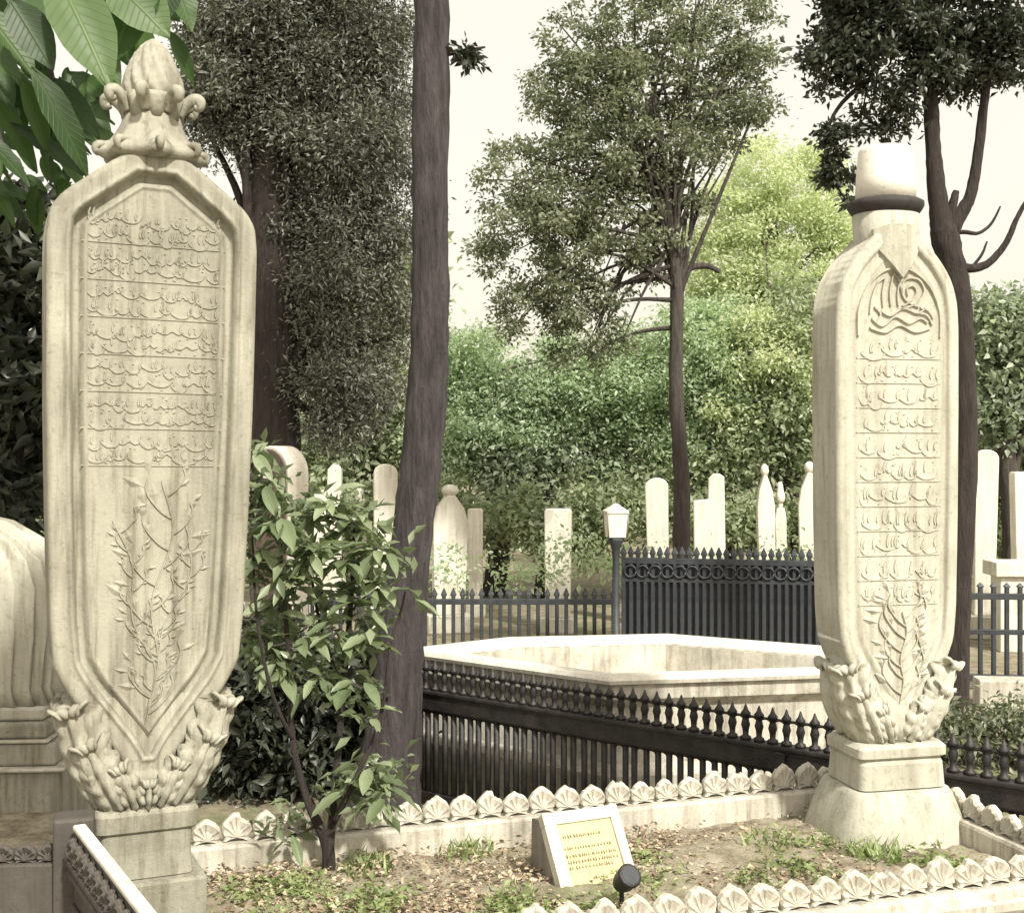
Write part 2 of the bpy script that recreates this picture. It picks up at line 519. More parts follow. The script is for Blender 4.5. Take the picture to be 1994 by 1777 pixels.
def slab_body(name, outline, t, mat, parent, band=0.066, nu=150, nv=420, deep=1.0):
    """slab with a front face carved into a moulded frame that follows the outline"""
    zs_all = [p[0] for p in outline]
    z0, z1 = min(zs_all), max(zs_all)
    zz = np.linspace(z0, z1, nv)
    hw = outline_hw(outline, zz)
    ker = np.hanning(17)[1:-1]; ker /= ker.sum()
    hw = np.convolve(np.pad(hw, 7, mode='edge'), ker, 'valid')
    uu = np.sin(np.linspace(-1, 1, nu) * math.pi / 2 * 0.92) / math.sin(math.pi / 2 * 0.92)
    X = uu[None, :] * hw[:, None]
    Z = np.repeat(zz[:, None], nu, 1)
    pts = np.c_[X.ravel(), Z.ravel()]
    step = 5
    zi = np.r_[np.arange(0, nv, step), nv - 1]
    poly = np.r_[np.c_[hw[zi], zz[zi]], np.c_[-hw[zi][::-1], zz[zi][::-1]]]
    a = poly; b = np.roll(poly, -1, 0)
    e = np.full(len(pts), 9.0)
    for p, q in zip(a, b):
        d = q - p
        L = (d * d).sum() + 1e-12
        tt = np.clip(((pts - p) @ d) / L, 0, 1)
        dd = np.hypot(*(pts - (p + tt[:, None] * d)).T)
        e = np.minimum(e, dd)
    r = 0.02
    H = np.zeros_like(e)
    m = e < r
    H[m] = -(r - np.sqrt(np.maximum(r * r - (r - e[m]) ** 2, 0)))
    sm = lambda x: np.clip(x, 0, 1) ** 2 * (3 - 2 * np.clip(x, 0, 1))
    H += deep * 0.006 * np.exp(-((e - (band - 0.012)) / 0.007) ** 2)              # bead
    H -= deep * 0.024 * sm((e - band + 0.004) / 0.010)                              # step into the groove
    H += deep * 0.013 * sm((e - band - 0.018) / 0.014)                             # rise to the panel
    H += deep * 0.005 * np.exp(-((e - band - 0.038) / 0.004) ** 2)                 # inner fillet
    Y = -t / 2 - H
    V = np.c_[X.ravel(), Y, Z.ravel()]
    vs = [tuple(p) for p in V]
    fs = []
    for j in range(nv - 1):
        o_ = j * nu
        for i in range(nu - 1):
            fs.append((o_ + i, o_ + i + 1, o_ + nu + i + 1, o_ + nu + i))
    loop = [i for i in range(nu)] + [j * nu + nu - 1 for j in range(1, nv)] + [(nv - 1) * nu + i for i in range(nu - 2, -1, -1)] + [j * nu for j in range(nv - 2, 0, -1)]
    base = len(vs)
    for q in loop:
        vs.append((V[q][0] * 0.985, t / 2, V[q][2]))
    n = len(loop)
    for i in range(n):
        j = (i + 1) % n
        fs.append((loop[j], loop[i], base + i, base + j))
    fs.append(tuple(base + i for i in range(n)))
    o = obj(name, vs, fs, mat, parent, True)
    return o, -t / 2 + 0.011 * deep   # y of the sunk panel


def ribbon_vf(pts, w0, y, h, taper=True, nib=0.9):
    """raised flat stroke in the x-z plane, its top at y - h"""
    vs, fs = [], []
    n = len(pts)
    for k in range(n):
        a = pts[max(k - 1, 0)]; b = pts[min(k + 1, n - 1)]
        dx, dz = b[0] - a[0], b[1] - a[1]
        L = math.hypot(dx, dz) + 1e-9
        nx, nz = -dz / L, dx / L
        w = w0 * (0.55 + 0.6 * abs(math.sin(math.atan2(dz, dx) - nib)))
        if taper and k in (0, n - 1):
            w *= 0.45
        x, z = pts[k]
        vs += [(x - nx * w, y, z - nz * w), (x - nx * w * 0.6, y - h, z - nz * w * 0.6),
               (x + nx * w * 0.6, y - h, z + nz * w * 0.6), (x + nx * w, y, z + nz * w)]
    for k in range(n - 1):
        for q in range(3):
            fs.append((k * 4 + q, k * 4 + q + 1, k * 4 + q + 5, k * 4 + q + 4))
    return vs, fs


def curve2(pts, n=8):
    p, _ = spline([Vector((a, b, 0)) for a, b in pts], [1] * len(pts), n)
    return [(q.x, q.y) for q in p]


def script_row(xc, z0, W, H, y, h, w, seed):
    """one line of flowing carved script, worn so far that only its strokes show"""
    rr = random.Random(seed)
    mb = MB()
    x = xc + W / 2
    while x > xc - W / 2 + H * 0.3:
        wd = H * rr.uniform(0.45, 1.25)
        x2 = max(x - wd, xc - W / 2)
        base = z0 + H * rr.uniform(0.18, 0.45)
        kind = rr.random()
        if kind < 0.35:
            p = [(x, base + H * 0.25), (x - 0.2 * (x - x2), base - H * 0.05), (x - 0.6 * (x - x2), base - H * 0.1), (x2, base + H * 0.12)]
        elif kind < 0.7:
            p = [(x, base + H * 0.1), (x - 0.25 * (x - x2), base + H * 0.02), (x - 0.5 * (x - x2), base + H * 0.16), (x - 0.75 * (x - x2), base), (x2, base + H * 0.05)]
        else:
            p = [(x, base), (x - 0.15 * (x - x2), base - H * 0.22), (x - 0.6 * (x - x2), base - H * 0.28), (x2, base - H * 0.02), (x2 + 0.1 * (x - x2), base + H * 0.12)]
        mb.add(ribbon_vf(curve2(p, 5), w, y, h))
        for _ in range(rr.choice([1, 2, 2, 3])):
            xa = rr.uniform(x2, x)
            ln = rr.uniform(0.35, 0.6) * H
            mb.add(ribbon_vf(curve2([(xa, base + 0.02 * H), (xa - 0.03 * H, base + ln * 0.5), (xa + 0.05 * H, base + ln)], 3), w, y, h))
        for _ in range(rr.choice([1, 2, 3])):
            xa, za = rr.uniform(x2, x), z0 + H * rr.choice([rr.uniform(0.05, 0.15), rr.uniform(0.6, 0.88)])
            q = w * 1.3
            mb.add(([(xa - q, y, za), (xa, y, za - q), (xa + q, y, za), (xa, y, za + q), (xa, y - h, za)], [(0, 1, 4), (1, 2, 4), (2, 3, 4), (3, 0, 4)]))
        x = x2 - H * rr.uniform(-0.22, 0.06)
    return mb


def acanthus_mesh(name, W, H, curl, mat, lobes=4, nu=11, nv=17, lean=0.0, thick=0.014):
    """carved leaf rising from its foot, its tip rolled outwards (-y)"""
    vs, fs = [], []
    for j in range(nv):
        s = j / (nv - 1)
        w = W * (0.55 + 0.75 * math.sin(math.pi * min(s * 0.62 + 0.12, 1))) * (1 - s ** 4 * 0.75)
        w *= 1 + 0.16 * abs(math.sin(lobes * math.pi * s)) - 0.1
        z = H * (s - 0.28 * max(0, s - 0.75) ** 2 * 8 * curl * 0.4)
        y = -lean * s * H - curl * H * 0.55 * max(0, s - 0.55) ** 2 * 2.2
        for i in range(nu):
            c = -1 + 2 * i / (nu - 1)
            rib = 0.011 * (1 - abs(c)) + 0.006 * math.cos(c * math.pi * 3.5) * (0.4 + 0.6 * s)
            notch = 0.10 * W * abs(c) * math.cos(lobes * 2 * math.pi * s)
            vs.append((c * w * 0.5, y - rib + 0.02 * c * c, z + notch * 0.5))
    for j in range(nv - 1):
        for i in range(nu - 1):
            a = j * nu + i
            fs.append((a, a + 1, a + nu + 1, a + nu))
    me = mk_mesh(name, vs, fs, mat, True)
    return me


def add_leaf(name, me, parent, loc, rotz, scale=(1, 1, 1), tilt=0.0, roll=0.0, thick=0.016):
    o = link(name, me, parent, loc, (tilt, roll, rotz), scale)
    m = o.modifiers.new('thickness', 'SOLIDIFY'); m.thickness = thick; m.offset = 1
    return o


def relief_plant(parent, y, x0, z0, z1, w, mat, seed, h=0.006, lean=0.0, fan=1.0):
    """carved sprig: curving stem, side stems, pointed leaves and buds"""
    rr = random.Random(seed)
    H = z1 - z0
    mb = MB()
    stem = curve2([(x0, z0), (x0 + 0.05 * H, z0 + 0.25 * H), (x0 + 0.0 * H + lean * 0.5, z0 + 0.5 * H), (x0 + 0.06 * H + lean, z0 + 0.78 * H), (x0 + lean * 1.3, z1)], 8)
    mb.add(ribbon_vf(stem, w * 1.2, y, h))
    for k in range(13):
        i = int((0.08 + 0.9 * k / 13) * (len(stem) - 1))
        sx, sz = stem[i]
        sd = -1 if k % 2 else 1
        L = H * rr.uniform(0.16, 0.27) * fan
        p = curve2([(sx, sz), (sx + sd * L * 0.35, sz + L * 0.25), (sx + sd * L * 0.7, sz + L * 0.75), (sx + sd * L * 0.62, sz + L * 1.15)], 5)
        mb.add(ribbon_vf(p, w, y, h))
        for q in (0.45, 0.75, 1.0):
            bx, bz = p[int(q * (len(p) - 1))]
            ang = math.atan2(1, sd * 0.9) + rr.uniform(-0.7, 0.7)
            l2 = L * rr.uniform(0.45, 0.75); wd = l2 * 0.20
            ca, sa = math.cos(ang), math.sin(ang)
            vs = [(bx, y, bz), (bx + ca * l2 * .5 - sa * wd, y, bz + sa * l2 * .5 + ca * wd), (bx + ca * l2, y, bz + sa * l2),
                  (bx + ca * l2 * .5 + sa * wd, y, bz + sa * l2 * .5 - ca * wd), (bx + ca * l2 * .5, y - h * 1.2, bz + sa * l2 * .5)]
            mb.add((vs, [(0, 3, 4), (3, 2, 4), (2, 1, 4), (1, 0, 4)]))
    return mb.build('carved_sprig', mat, parent, False)


def cup_leaf(parent, mat, b, t, nrm, W, bulge=0.02, curl=0.024, teeth=6, nu=15, nv=34):
    """carved leaf lying on the calyx from its foot b to its knee t, its tip rolled over outwards"""
    b, t, nrm = Vector(b), Vector(t), Vector(nrm).normalized()
    ax = t - b
    L = ax.length
    dr = ax.normalized()
    nrm = (nrm - dr * nrm.dot(dr)).normalized()
    sd = dr.cross(nrm)
    vs, fs = [], []
    for j in range(nv):
        s_ = j / (nv - 1)
        env = 0.62 + 0.42 * math.sin(math.pi * min(0.1 + s_ * 0.8, 1))
        env *= 1 - 0.55 * max(0, (s_ - 0.72) / 0.28) ** 1.6
        tooth = 1 - 0.20 * abs(math.sin(math.pi * s_ * teeth)) ** 3
        w = W * env * tooth
        if s_ < 0.72:
            q = s_ / 0.72
            cpos = b + ax * q + nrm * (bulge * math.sin(math.pi * q))
            cn = nrm
        else:
            th = (s_ - 0.72) / 0.28 * 3.9
            r = curl * (1 - 0.12 * th)
            cpos = t + nrm * (r * (1 - math.cos(th))) + dr * (r * math.sin(th))
            cn = nrm * math.cos(th) - dr * math.sin(th)
        for i in range(nu):
            c = -1 + 2 * i / (nu - 1)
            up_ = -0.22 * w * c * c * (1 if s_ < 0.72 else 0.3)
            up_ += (0.0085 * math.cos(c * math.pi * 3) * (1 - 0.4 * abs(c)) + 0.006 * max(0, 1 - abs(c) * 5)) * (1 if s_ < 0.8 else 0.5)
            up_ += 0.007 * math.cos(s_ * teeth * 2 * math.pi + abs(c) * 2.5) * abs(c) * (1 if s_ < 0.72 else 0.2)
            vs.append(cpos + sd * (c * w * 0.5) + cn * up_)
    for j in range(nv - 1):
        for i in range(nu - 1):
            a = j * nu + i
            fs.append((a, a + 1, a + nu + 1, a + nu))
    o = obj('acanthus_leaf', vs, fs, mat, parent, True)
    m = o.modifiers.new('thickness', 'SOLIDIFY'); m.thickness = 0.010; m.offset = 0
    return o


# ---- the near, taller stone on the left
def tall_tombstone():
    d = 3.72
    s = d / FPX
    c = P(287, 870, d)
    zc = lambda py: EYE - (py - 870) * s
    root = thing('tombstone', 'tall carved cream tombstone topped by a ribbed bud finial, nearest on the left', 'tombstone', (c.x - 0.022, c.y, 0), math.radians(25), 'carved tombstones at the ends of the scalloped grave')
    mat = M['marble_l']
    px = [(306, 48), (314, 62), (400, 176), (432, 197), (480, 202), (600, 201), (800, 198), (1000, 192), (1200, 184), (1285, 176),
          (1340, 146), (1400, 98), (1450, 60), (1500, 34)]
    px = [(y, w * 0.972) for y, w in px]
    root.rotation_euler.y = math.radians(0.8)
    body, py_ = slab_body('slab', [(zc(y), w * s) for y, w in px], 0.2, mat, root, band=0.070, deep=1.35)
    # lines of script between thin rules
    rows = 7
    top, bot = 416, 906
    for r in range(rows):
        ya = top + (bot - top) * (r + 1) / rows
        H = (bot - top) / rows * s
        W = 2 * (outline_hw([(zc(y), w * s) for y, w in px], zc(ya - 30)) - 0.106)
        mb = script_row(0.0, zc(ya) + H * 0.02, W, H * 0.55, py_, 0.0034, 0.0040, 40 + r)
        m2 = script_row(0.0, zc(ya) + H * 0.42, W * 0.97, H * 0.52, py_, 0.0034, 0.0037, 60 + r)
        mb.add((m2.v, m2.f))
        mb.build('inscription_line', mat, root, False)
        ru = MB().add(ribbon_vf([(-W / 2 - 0.012, zc(ya)), (0, zc(ya) + 0.0005), (W / 2 + 0.012, zc(ya))], 0.0022, py_, 0.0028, False))
        ru.build('rule', mat, root, False)
    relief_plant(root, py_, -0.01, zc(1400), zc(935), 0.0034, mat, 5, 0.0055, 0.03, 0.62)
    relief_plant(root, py_, -0.012, zc(1385), zc(1010), 0.0030, mat, 6, 0.0052, -0.075, 0.45)
    relief_plant(root, py_, 0.0, zc(1370), zc(1050), 0.0030, mat, 9, 0.0052, 0.085, 0.42)
    # calyx of leaves the slab stands in
    loft('calyx', [(zc(1556), 88 * s, 0.100, 5), (zc(1520), 108 * s, 0.106, 5), (zc(1490), 128 * s, 0.104, 5), (zc(1455), 144 * s, 0.084, 5), (zc(1390), 156 * s, 0.080, 5), (zc(1345), 150 * s, 0.074, 5)], mat, root, 48)
    for sx in (-1, 1):
        cup_leaf(root, mat, (sx * 0.112, -0.078, zc(1552)), (sx * 0.218, -0.098, zc(1364)), (sx * 0.5, -0.86, 0.1), 0.15, 0.026, 0.017)
        cup_leaf(root, mat, (sx * 0.075, -0.098, zc(1553)), (sx * 0.172, -0.112, zc(1428)), (sx * 0.2, -1, 0.1), 0.12, 0.020, 0.02)
        cup_leaf(root, mat, (sx * 0.034, -0.100, zc(1554)), (sx * 0.085, -0.112, zc(1476)), (sx * 0.05, -1, 0.15), 0.085, 0.014, 0.015, 4)
        cup_leaf(root, mat, (sx * 0.132, -0.02, zc(1552)), (sx * 0.226, -0.03, zc(1368)), (sx, -0.1, -0.2), 0.16, 0.030, 0.020)
        cup_leaf(root, mat, (sx * 0.130, 0.06, zc(1552)), (sx * 0.220, 0.07, zc(1370)), (sx, 0.2, -0.2), 0.15, 0.030, 0.020)
    cup_leaf(root, mat, (0, -0.103, zc(1556)), (0, -0.115, zc(1508)), (0, -1, 0.1), 0.06, 0.01, 0.012, 3)
    for x in (-0.1, 0.0, 0.1):
        cup_leaf(root, mat, (x * 0.8, 0.102, zc(1553)), (x * 1.7, 0.10, zc(1380)), (0, 1, 0), 0.13)
    # foot mouldings
    o = loft('foot_moulding', [(zc(1600), 92 * s, 0.112, 9), (zc(1596), 96 * s, 0.118, 9), (zc(1565), 97 * s, 0.12, 9), (zc(1556), 92 * s, 0.112, 9)], mat, root, 48, smooth=False)
    o = loft('foot_block', [(zc(1686), 88 * s, 0.112, 10), (zc(1640), 84 * s, 0.106, 10), (zc(1601), 86 * s, 0.108, 10)], mat, root, 48, smooth=False)
    box('plinth_block', -0.168, 0.168, -0.15, 0.15, 0.06, zc(1688), mat, root, 0.008)
    # finial: flaring scalloped skirt, ribbed neck, volutes, twisted bud
    lob = lambda k, a: 1 + (0.07, 0.09, 0.07, 0.05, 0.03, 0.02, 0.0)[k] * math.cos(8 * a)
    loft('finial_skirt', [(zc(317), 80 * s, 0.12, 2.3), (zc(306), 98 * s, 0.142, 2.2), (zc(297), 91 * s, 0.132, 2.2), (zc(281), 77 * s, 0.113, 2.1), (zc(262), 66 * s, 0.098, 2), (zc(245), 58 * s, 0.088, 2), (zc(228), 54 * s, 0.083, 2)], mat, root, 96, lob)
    nk_ = lambda k, a: 1 + 0.10 * math.cos(8 * a) * (0.8, 1, 0.5, 0.2)[k]
    loft('finial_neck', [(zc(236), 54 * s, 0.083, 2), (zc(214), 57 * s, 0.087, 2), (zc(198), 64 * s, 0.096, 2), (zc(188), 62 * s, 0.092, 2)], mat, root, 96, nk_)
    secs = [(192, 51), (184, 56), (172, 57), (156, 54), (138, 48), (120, 41), (103, 33), (90, 24), (80, 14), (73, 4)]
    tw = lambda k, a: 1 + 0.085 * math.cos(12 * (a + 0.11 * k))
    loft('finial_bud', [(zc(y), w * s, w * s * 0.95, 2) for y, w in secs], mat, root, 168, tw)
    def volute(a, prof, r0, name):
        mb = MB()
        ca, sa = math.cos(a), math.sin(a)
        mb.tube([(ca * r * s, sa * r * s, zc(y)) for r, y in prof], [r0 * q for q in (0.7, 1.0, 1.1, 1.0, 0.8, 0.6)], 8, sub=4)
        mb.build(name, mat, root)
    for k in range(8):
        volute(2 * math.pi * (k + 0.5) / 8, [(52, 224), (62, 204), (80, 190), (92, 194), (90, 206), (81, 204)], 0.017, 'volute')
    for k in range(8):
        volute(2 * math.pi * k / 8, [(66, 276), (82, 288), (100, 290), (106, 298), (101, 307), (95, 302)], 0.011, 'volute')
    return root


# ---- the paler stone on the right
def pale_tombstone():
    d = 4.6
    s = d / FPX
    c = P(1724, 870, d)
    zc = lambda py: EYE - (py - 870) * s
    root = thing('tombstone', 'paler carved tombstone with a round emblem and dark topped headgear, on the right', 'tombstone', (c.x, c.y, 0), math.radians(13), 'carved tombstones at the ends of the scalloped grave')
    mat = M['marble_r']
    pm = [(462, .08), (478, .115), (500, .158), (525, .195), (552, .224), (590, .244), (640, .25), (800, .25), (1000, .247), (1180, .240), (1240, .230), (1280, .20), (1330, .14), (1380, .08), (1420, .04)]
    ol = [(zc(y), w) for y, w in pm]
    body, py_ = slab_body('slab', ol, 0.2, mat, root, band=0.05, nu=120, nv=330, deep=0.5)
    rows = 11
    top, bot = 655, 1170
    for r in range(rows):
        ya = top + (bot - top) * (r + 1) / rows
        H = (bot - top) / rows * s
        W = 2 * (outline_hw(ol, zc(ya - 20)) - 0.09)
        script_row(0.0, zc(ya), W, H * 0.92, py_, 0.0045, 0.0046, 140 + r).build('inscription_line', mat, root, False)
        MB().add(ribbon_vf([(-W / 2 - 0.01, zc(ya)), (0, zc(ya)), (W / 2 + 0.01, zc(ya))], 0.0022, py_, 0.0035, False)).build('rule', mat, root, False)
    relief_plant(root, py_, 0.0, zc(1360), zc(1185), 0.003, mat, 11, 0.008, 0.01, 1.5)
    # emblem: bowl, three shafts, two loops and flying tails
    zb = zc(648)
    mb = MB()
    S = 0.001917
    q = lambda pts: curve2([((a) * S, zb + b * S) for a, b in pts], 8)
    w = 0.0048
    strokes = [
        [(-62, 4), (-30, -4), (0, 10), (34, -2), (66, 6)],
        [(-58, 22), (-36, 8), (-8, 26), (20, 14), (44, 24), (60, 16)],
        [(-44, 40), (-20, 28), (8, 42), (38, 34), (54, 44)],
        [(-34, 44), (-36, 70), (-30, 100)], [(-18, 46), (-20, 76), (-13, 108)], [(-2, 46), (-4, 74), (4, 104)],
        [(0, 40), (34, 52), (52, 76), (40, 98), (14, 98), (4, 78), (16, 56), (42, 46)],
        [(6, 46), (28, 60), (36, 76), (28, 86), (16, 80), (18, 66)],
        [(-30, 100), (-46, 88), (-58, 60), (-62, 30)], [(-13, 108), (-2, 96), (6, 70)], [(44, 44), (60, 40), (72, 24)], [(40, 34), (58, 30), (70, 12)],
        [(-50, 14), (-40, 30), (-52, 44)],
    ]
    for st in strokes:
        mb.add(ribbon_vf(q(st), w, py_, 0.009))
    mb.build('emblem', mat, root, False)
    arch = [(-0.165, zc(660)), (-0.163, zc(610)), (-0.13, zc(568)), (-0.07, zc(538)), (0, zc(528)), (0.07, zc(538)), (0.13, zc(568)), (0.163, zc(610)), (0.165, zc(660))]
    MB().add(ribbon_vf(curve2(arch, 6), 0.0055, py_, 0.010, False)).build('arch_moulding', mat, root, False)
    # calyx
    loft('calyx', [(zc(1432), .145, .104, 5), (zc(1400), .170, .108, 5), (zc(1360), .200, .100, 5), (zc(1330), .205, .084, 5), (zc(1268), .205, .078, 5)], mat, root, 48)
    for sx in (-1, 1):
        cup_leaf(root, mat, (sx * 0.115, -0.085, zc(1428)), (sx * 0.208, -0.103, zc(1290)), (sx * 0.5, -0.86, 0.1), 0.15, 0.024, 0.017)
        cup_leaf(root, mat, (sx * 0.075, -0.102, zc(1429)), (sx * 0.160, -0.116, zc(1335)), (sx * 0.2, -1, 0.1), 0.12, 0.018, 0.02)
        cup_leaf(root, mat, (sx * 0.034, -0.104, zc(1430)), (sx * 0.080, -0.116, zc(1368)), (sx * 0.05, -1, 0.15), 0.085, 0.014, 0.015, 4)
        cup_leaf(root, mat, (sx * 0.142, -0.02, zc(1428)), (sx * 0.212, -0.03, zc(1295)), (sx, -0.1, -0.2), 0.16, 0.028, 0.018)
        cup_leaf(root, mat, (sx * 0.140, 0.06, zc(1428)), (sx * 0.208, 0.07, zc(1297)), (sx, 0.2, -0.2), 0.15, 0.028, 0.018)
    for x in (-0.1, 0.0, 0.1):
        cup_leaf(root, mat, (x * 0.8, 0.108, zc(1428)), (x * 1.6, 0.105, zc(1300)), (0, 1, 0), 0.13)
    # foot: bands, block, flaring drum
    loft('foot_band', [(zc(1462), .165, .125, 9), (zc(1456), .182, .14, 9), (zc(1440), .182, .14, 9), (zc(1432), .165, .122, 9)], mat, root, 48, smooth=False)
    loft('foot_block', [(zc(1516), .176, .14, 9), (zc(1470), .170, .134, 9), (zc(1462), .162, .126, 9)], mat, root, 48, smooth=False)
    loft('foot_drum', [(0.05, .285, .235, 4), (zc(1620), .275, .225, 4), (zc(1570), .24, .20, 4.5), (zc(1530), .205, .17, 6), (zc(1519), .19, .152, 8)], mat, root, 48)
    # headgear: truncated drum with a dark top
    v, f = loft_vf([(zc(548), .095, .098, 2.2), (zc(520), .112, .108, 2.2), (zc(470), .114, .108, 2.2), (zc(420), .120, .110, 2.2)], 48)
    v = [(x, y, z) for k, (x, y, z) in enumerate(v)]
    obj('headgear', v, f, mat, root, True)
    bib = [(-.095, zc(455)), (-.092, zc(486)), (-.07, zc(503)), (-.035, zc(526)), (0, zc(550)), (.035, zc(526)), (.07, zc(503)), (.092, zc(486)), (.095, zc(455)), (.05, zc(448)), (0, zc(446)), (-.05, zc(448))]
    nb = len(bib)
    loft('headgear_cap', [(zc(391.5), .112, .106, 2), (zc(350), .108, .102, 2), (zc(298), .100, .095, 2), (zc(290), .094, .089, 2), (zc(287), .06, .056, 2)], M['fez'], root, 40)
    yo = lambda x: -math.sqrt(max(0.124 ** 2 - x * x, 1e-4)) - 0.002
    v = [(x, yo(x), z) for x, z in bib] + [(x * 0.98, -0.03, z) for x, z in bib]
    o = obj('headgear_bib', v, [(0, 1, 11), (1, 2, 11), (2, 3, 11), (3, 10, 11), (3, 4, 10), (4, 5, 10), (5, 9, 10), (5, 6, 9), (6, 7, 9), (7, 8, 9)] + [((i + 1) % nb, i, i + nb, (i + 1) % nb + nb) for i in range(nb)], mat, root)
    loft('headgear_top', [(zc(420), .119, .109, 2.2), (zc(410), .133, .121, 2.2), (zc(404), .139, .126, 2.2), (zc(396), .139, .126, 2.2), (zc(391), .120, .112, 2.2)], M['rim'], root, 40)
    return root


tall_tombstone()
pale_tombstone()


# ------------------------------------------------------------------ the scalloped marble grave kerb
def palmette_mesh(w=0.1, h=0.095, t=0.034, seed=0):
    rj = random.Random(seed)
    half = [(0.46, 0.0), (0.42, 0.10), (0.42, 0.18), (0.48, 0.24), (0.505, 0.36), (0.505, 0.50), (0.46, 0.62), (0.40, 0.70), (0.34, 0.79), (0.25, 0.86), (0.16, 0.93), (0.08, 0.985), (0.0, 1.0)]
    out_ = [(a * w, b * h) for a, b in half] + [(-a * w, b * h) for a, b in half[-2::-1]]
    if seed:
        chip = rj.choice([None, None, 10, 12, 15, 9])
        out_ = [(x * (1 + rj.uniform(-0.05, 0.05)), z * (1 + rj.uniform(-0.05, 0.04)) * (0.86 if chip is not None and abs(k - chip) <= 1 else 1)) for k, (x, z) in enumerate(out_)]
    n = len(out_)
    vs, fs = [], []
    c = (0, 0.18 * h)
    for side in (-1, 1):
        for ring, (k, dy) in enumerate([(1.0, 0.0), (0.86, 0.008), (0.45, 0.003)]):
            for i, (x, z) in enumerate(out_):
                ridge = 0.0035 if (i % 3 == 0 and ring) else -0.0015 if ring else 0
                vs.append((c[0] + (x - c[0]) * k, side * (t / 2 - 0.008 + dy + ridge), c[1] + (z - c[1]) * k))
        vs.append((c[0], side * (t / 2 + 0.008), c[1]))
    R = 3 * n + 1
    for sd in range(2):
        b = sd * R
        for ring in range(2):
            for i in range(n - 1):
                q = (b + ring * n + i, b + ring * n + i + 1, b + (ring + 1) * n + i + 1, b + (ring + 1) * n + i)
                fs.append(q if sd == 0 else q[::-1])
        for i in range(n - 1):
            q = (b + 2 * n + i, b + 2 * n + i + 1, b + 3 * n)
            fs.append(q if sd == 0 else q[::-1])
    for i in range(n - 1):
        fs.append((i + 1, i, R + i, R + i + 1))
    fs.append((0, n - 1, R + n - 1, R))
    return mk_mesh('palmette', vs, fs, M['kerb'])


KPROF = [(0.075, GROUND), (0.075, -0.20), (0.05, -0.18), (0.02, -0.16), (0.02, 0.09), (0.035, 0.10), (0.04, 0.125), (0.03, 0.13), (0.045, 0.15), (0.07, 0.175), (0.08, 0.19),
         (0.082, 0.215), (0.07, 0.222), (0.055, 0.225), (0.052, 0.238), (0.035, 0.248), (-0.05, 0.250), (-0.055, 0.24), (-0.055, 0.06)]


def kerb_side(parent, L, prof, mat, m0=1, m1=1):
    """straight kerb run along +x from 0 to L, outer face towards -y, mitred"""
    vs, fs = [], []
    n = len(prof)
    cuts = [-1] + [k for k in range(1, 3)] + [9]
    xs = [0, 0.34, 0.67, 1.0]
    for q in xs:
        for o_, z in prof:
            x = -o_ * m0 + (L + o_ * (m0 + m1)) * q
            vs.append((x, -o_, z))
    for k in range(len(xs) - 1):
        for i in range(n - 1):
            fs.append((k * n + i, (k + 1) * n + i, (k + 1) * n + i + 1, k * n + i + 1))
    fs.append(tuple(range(n)))
    fs.append(tuple(len(vs) - n + i for i in range(n - 1, -1, -1)))
    return obj('kerb_stone', vs, fs, mat, parent)


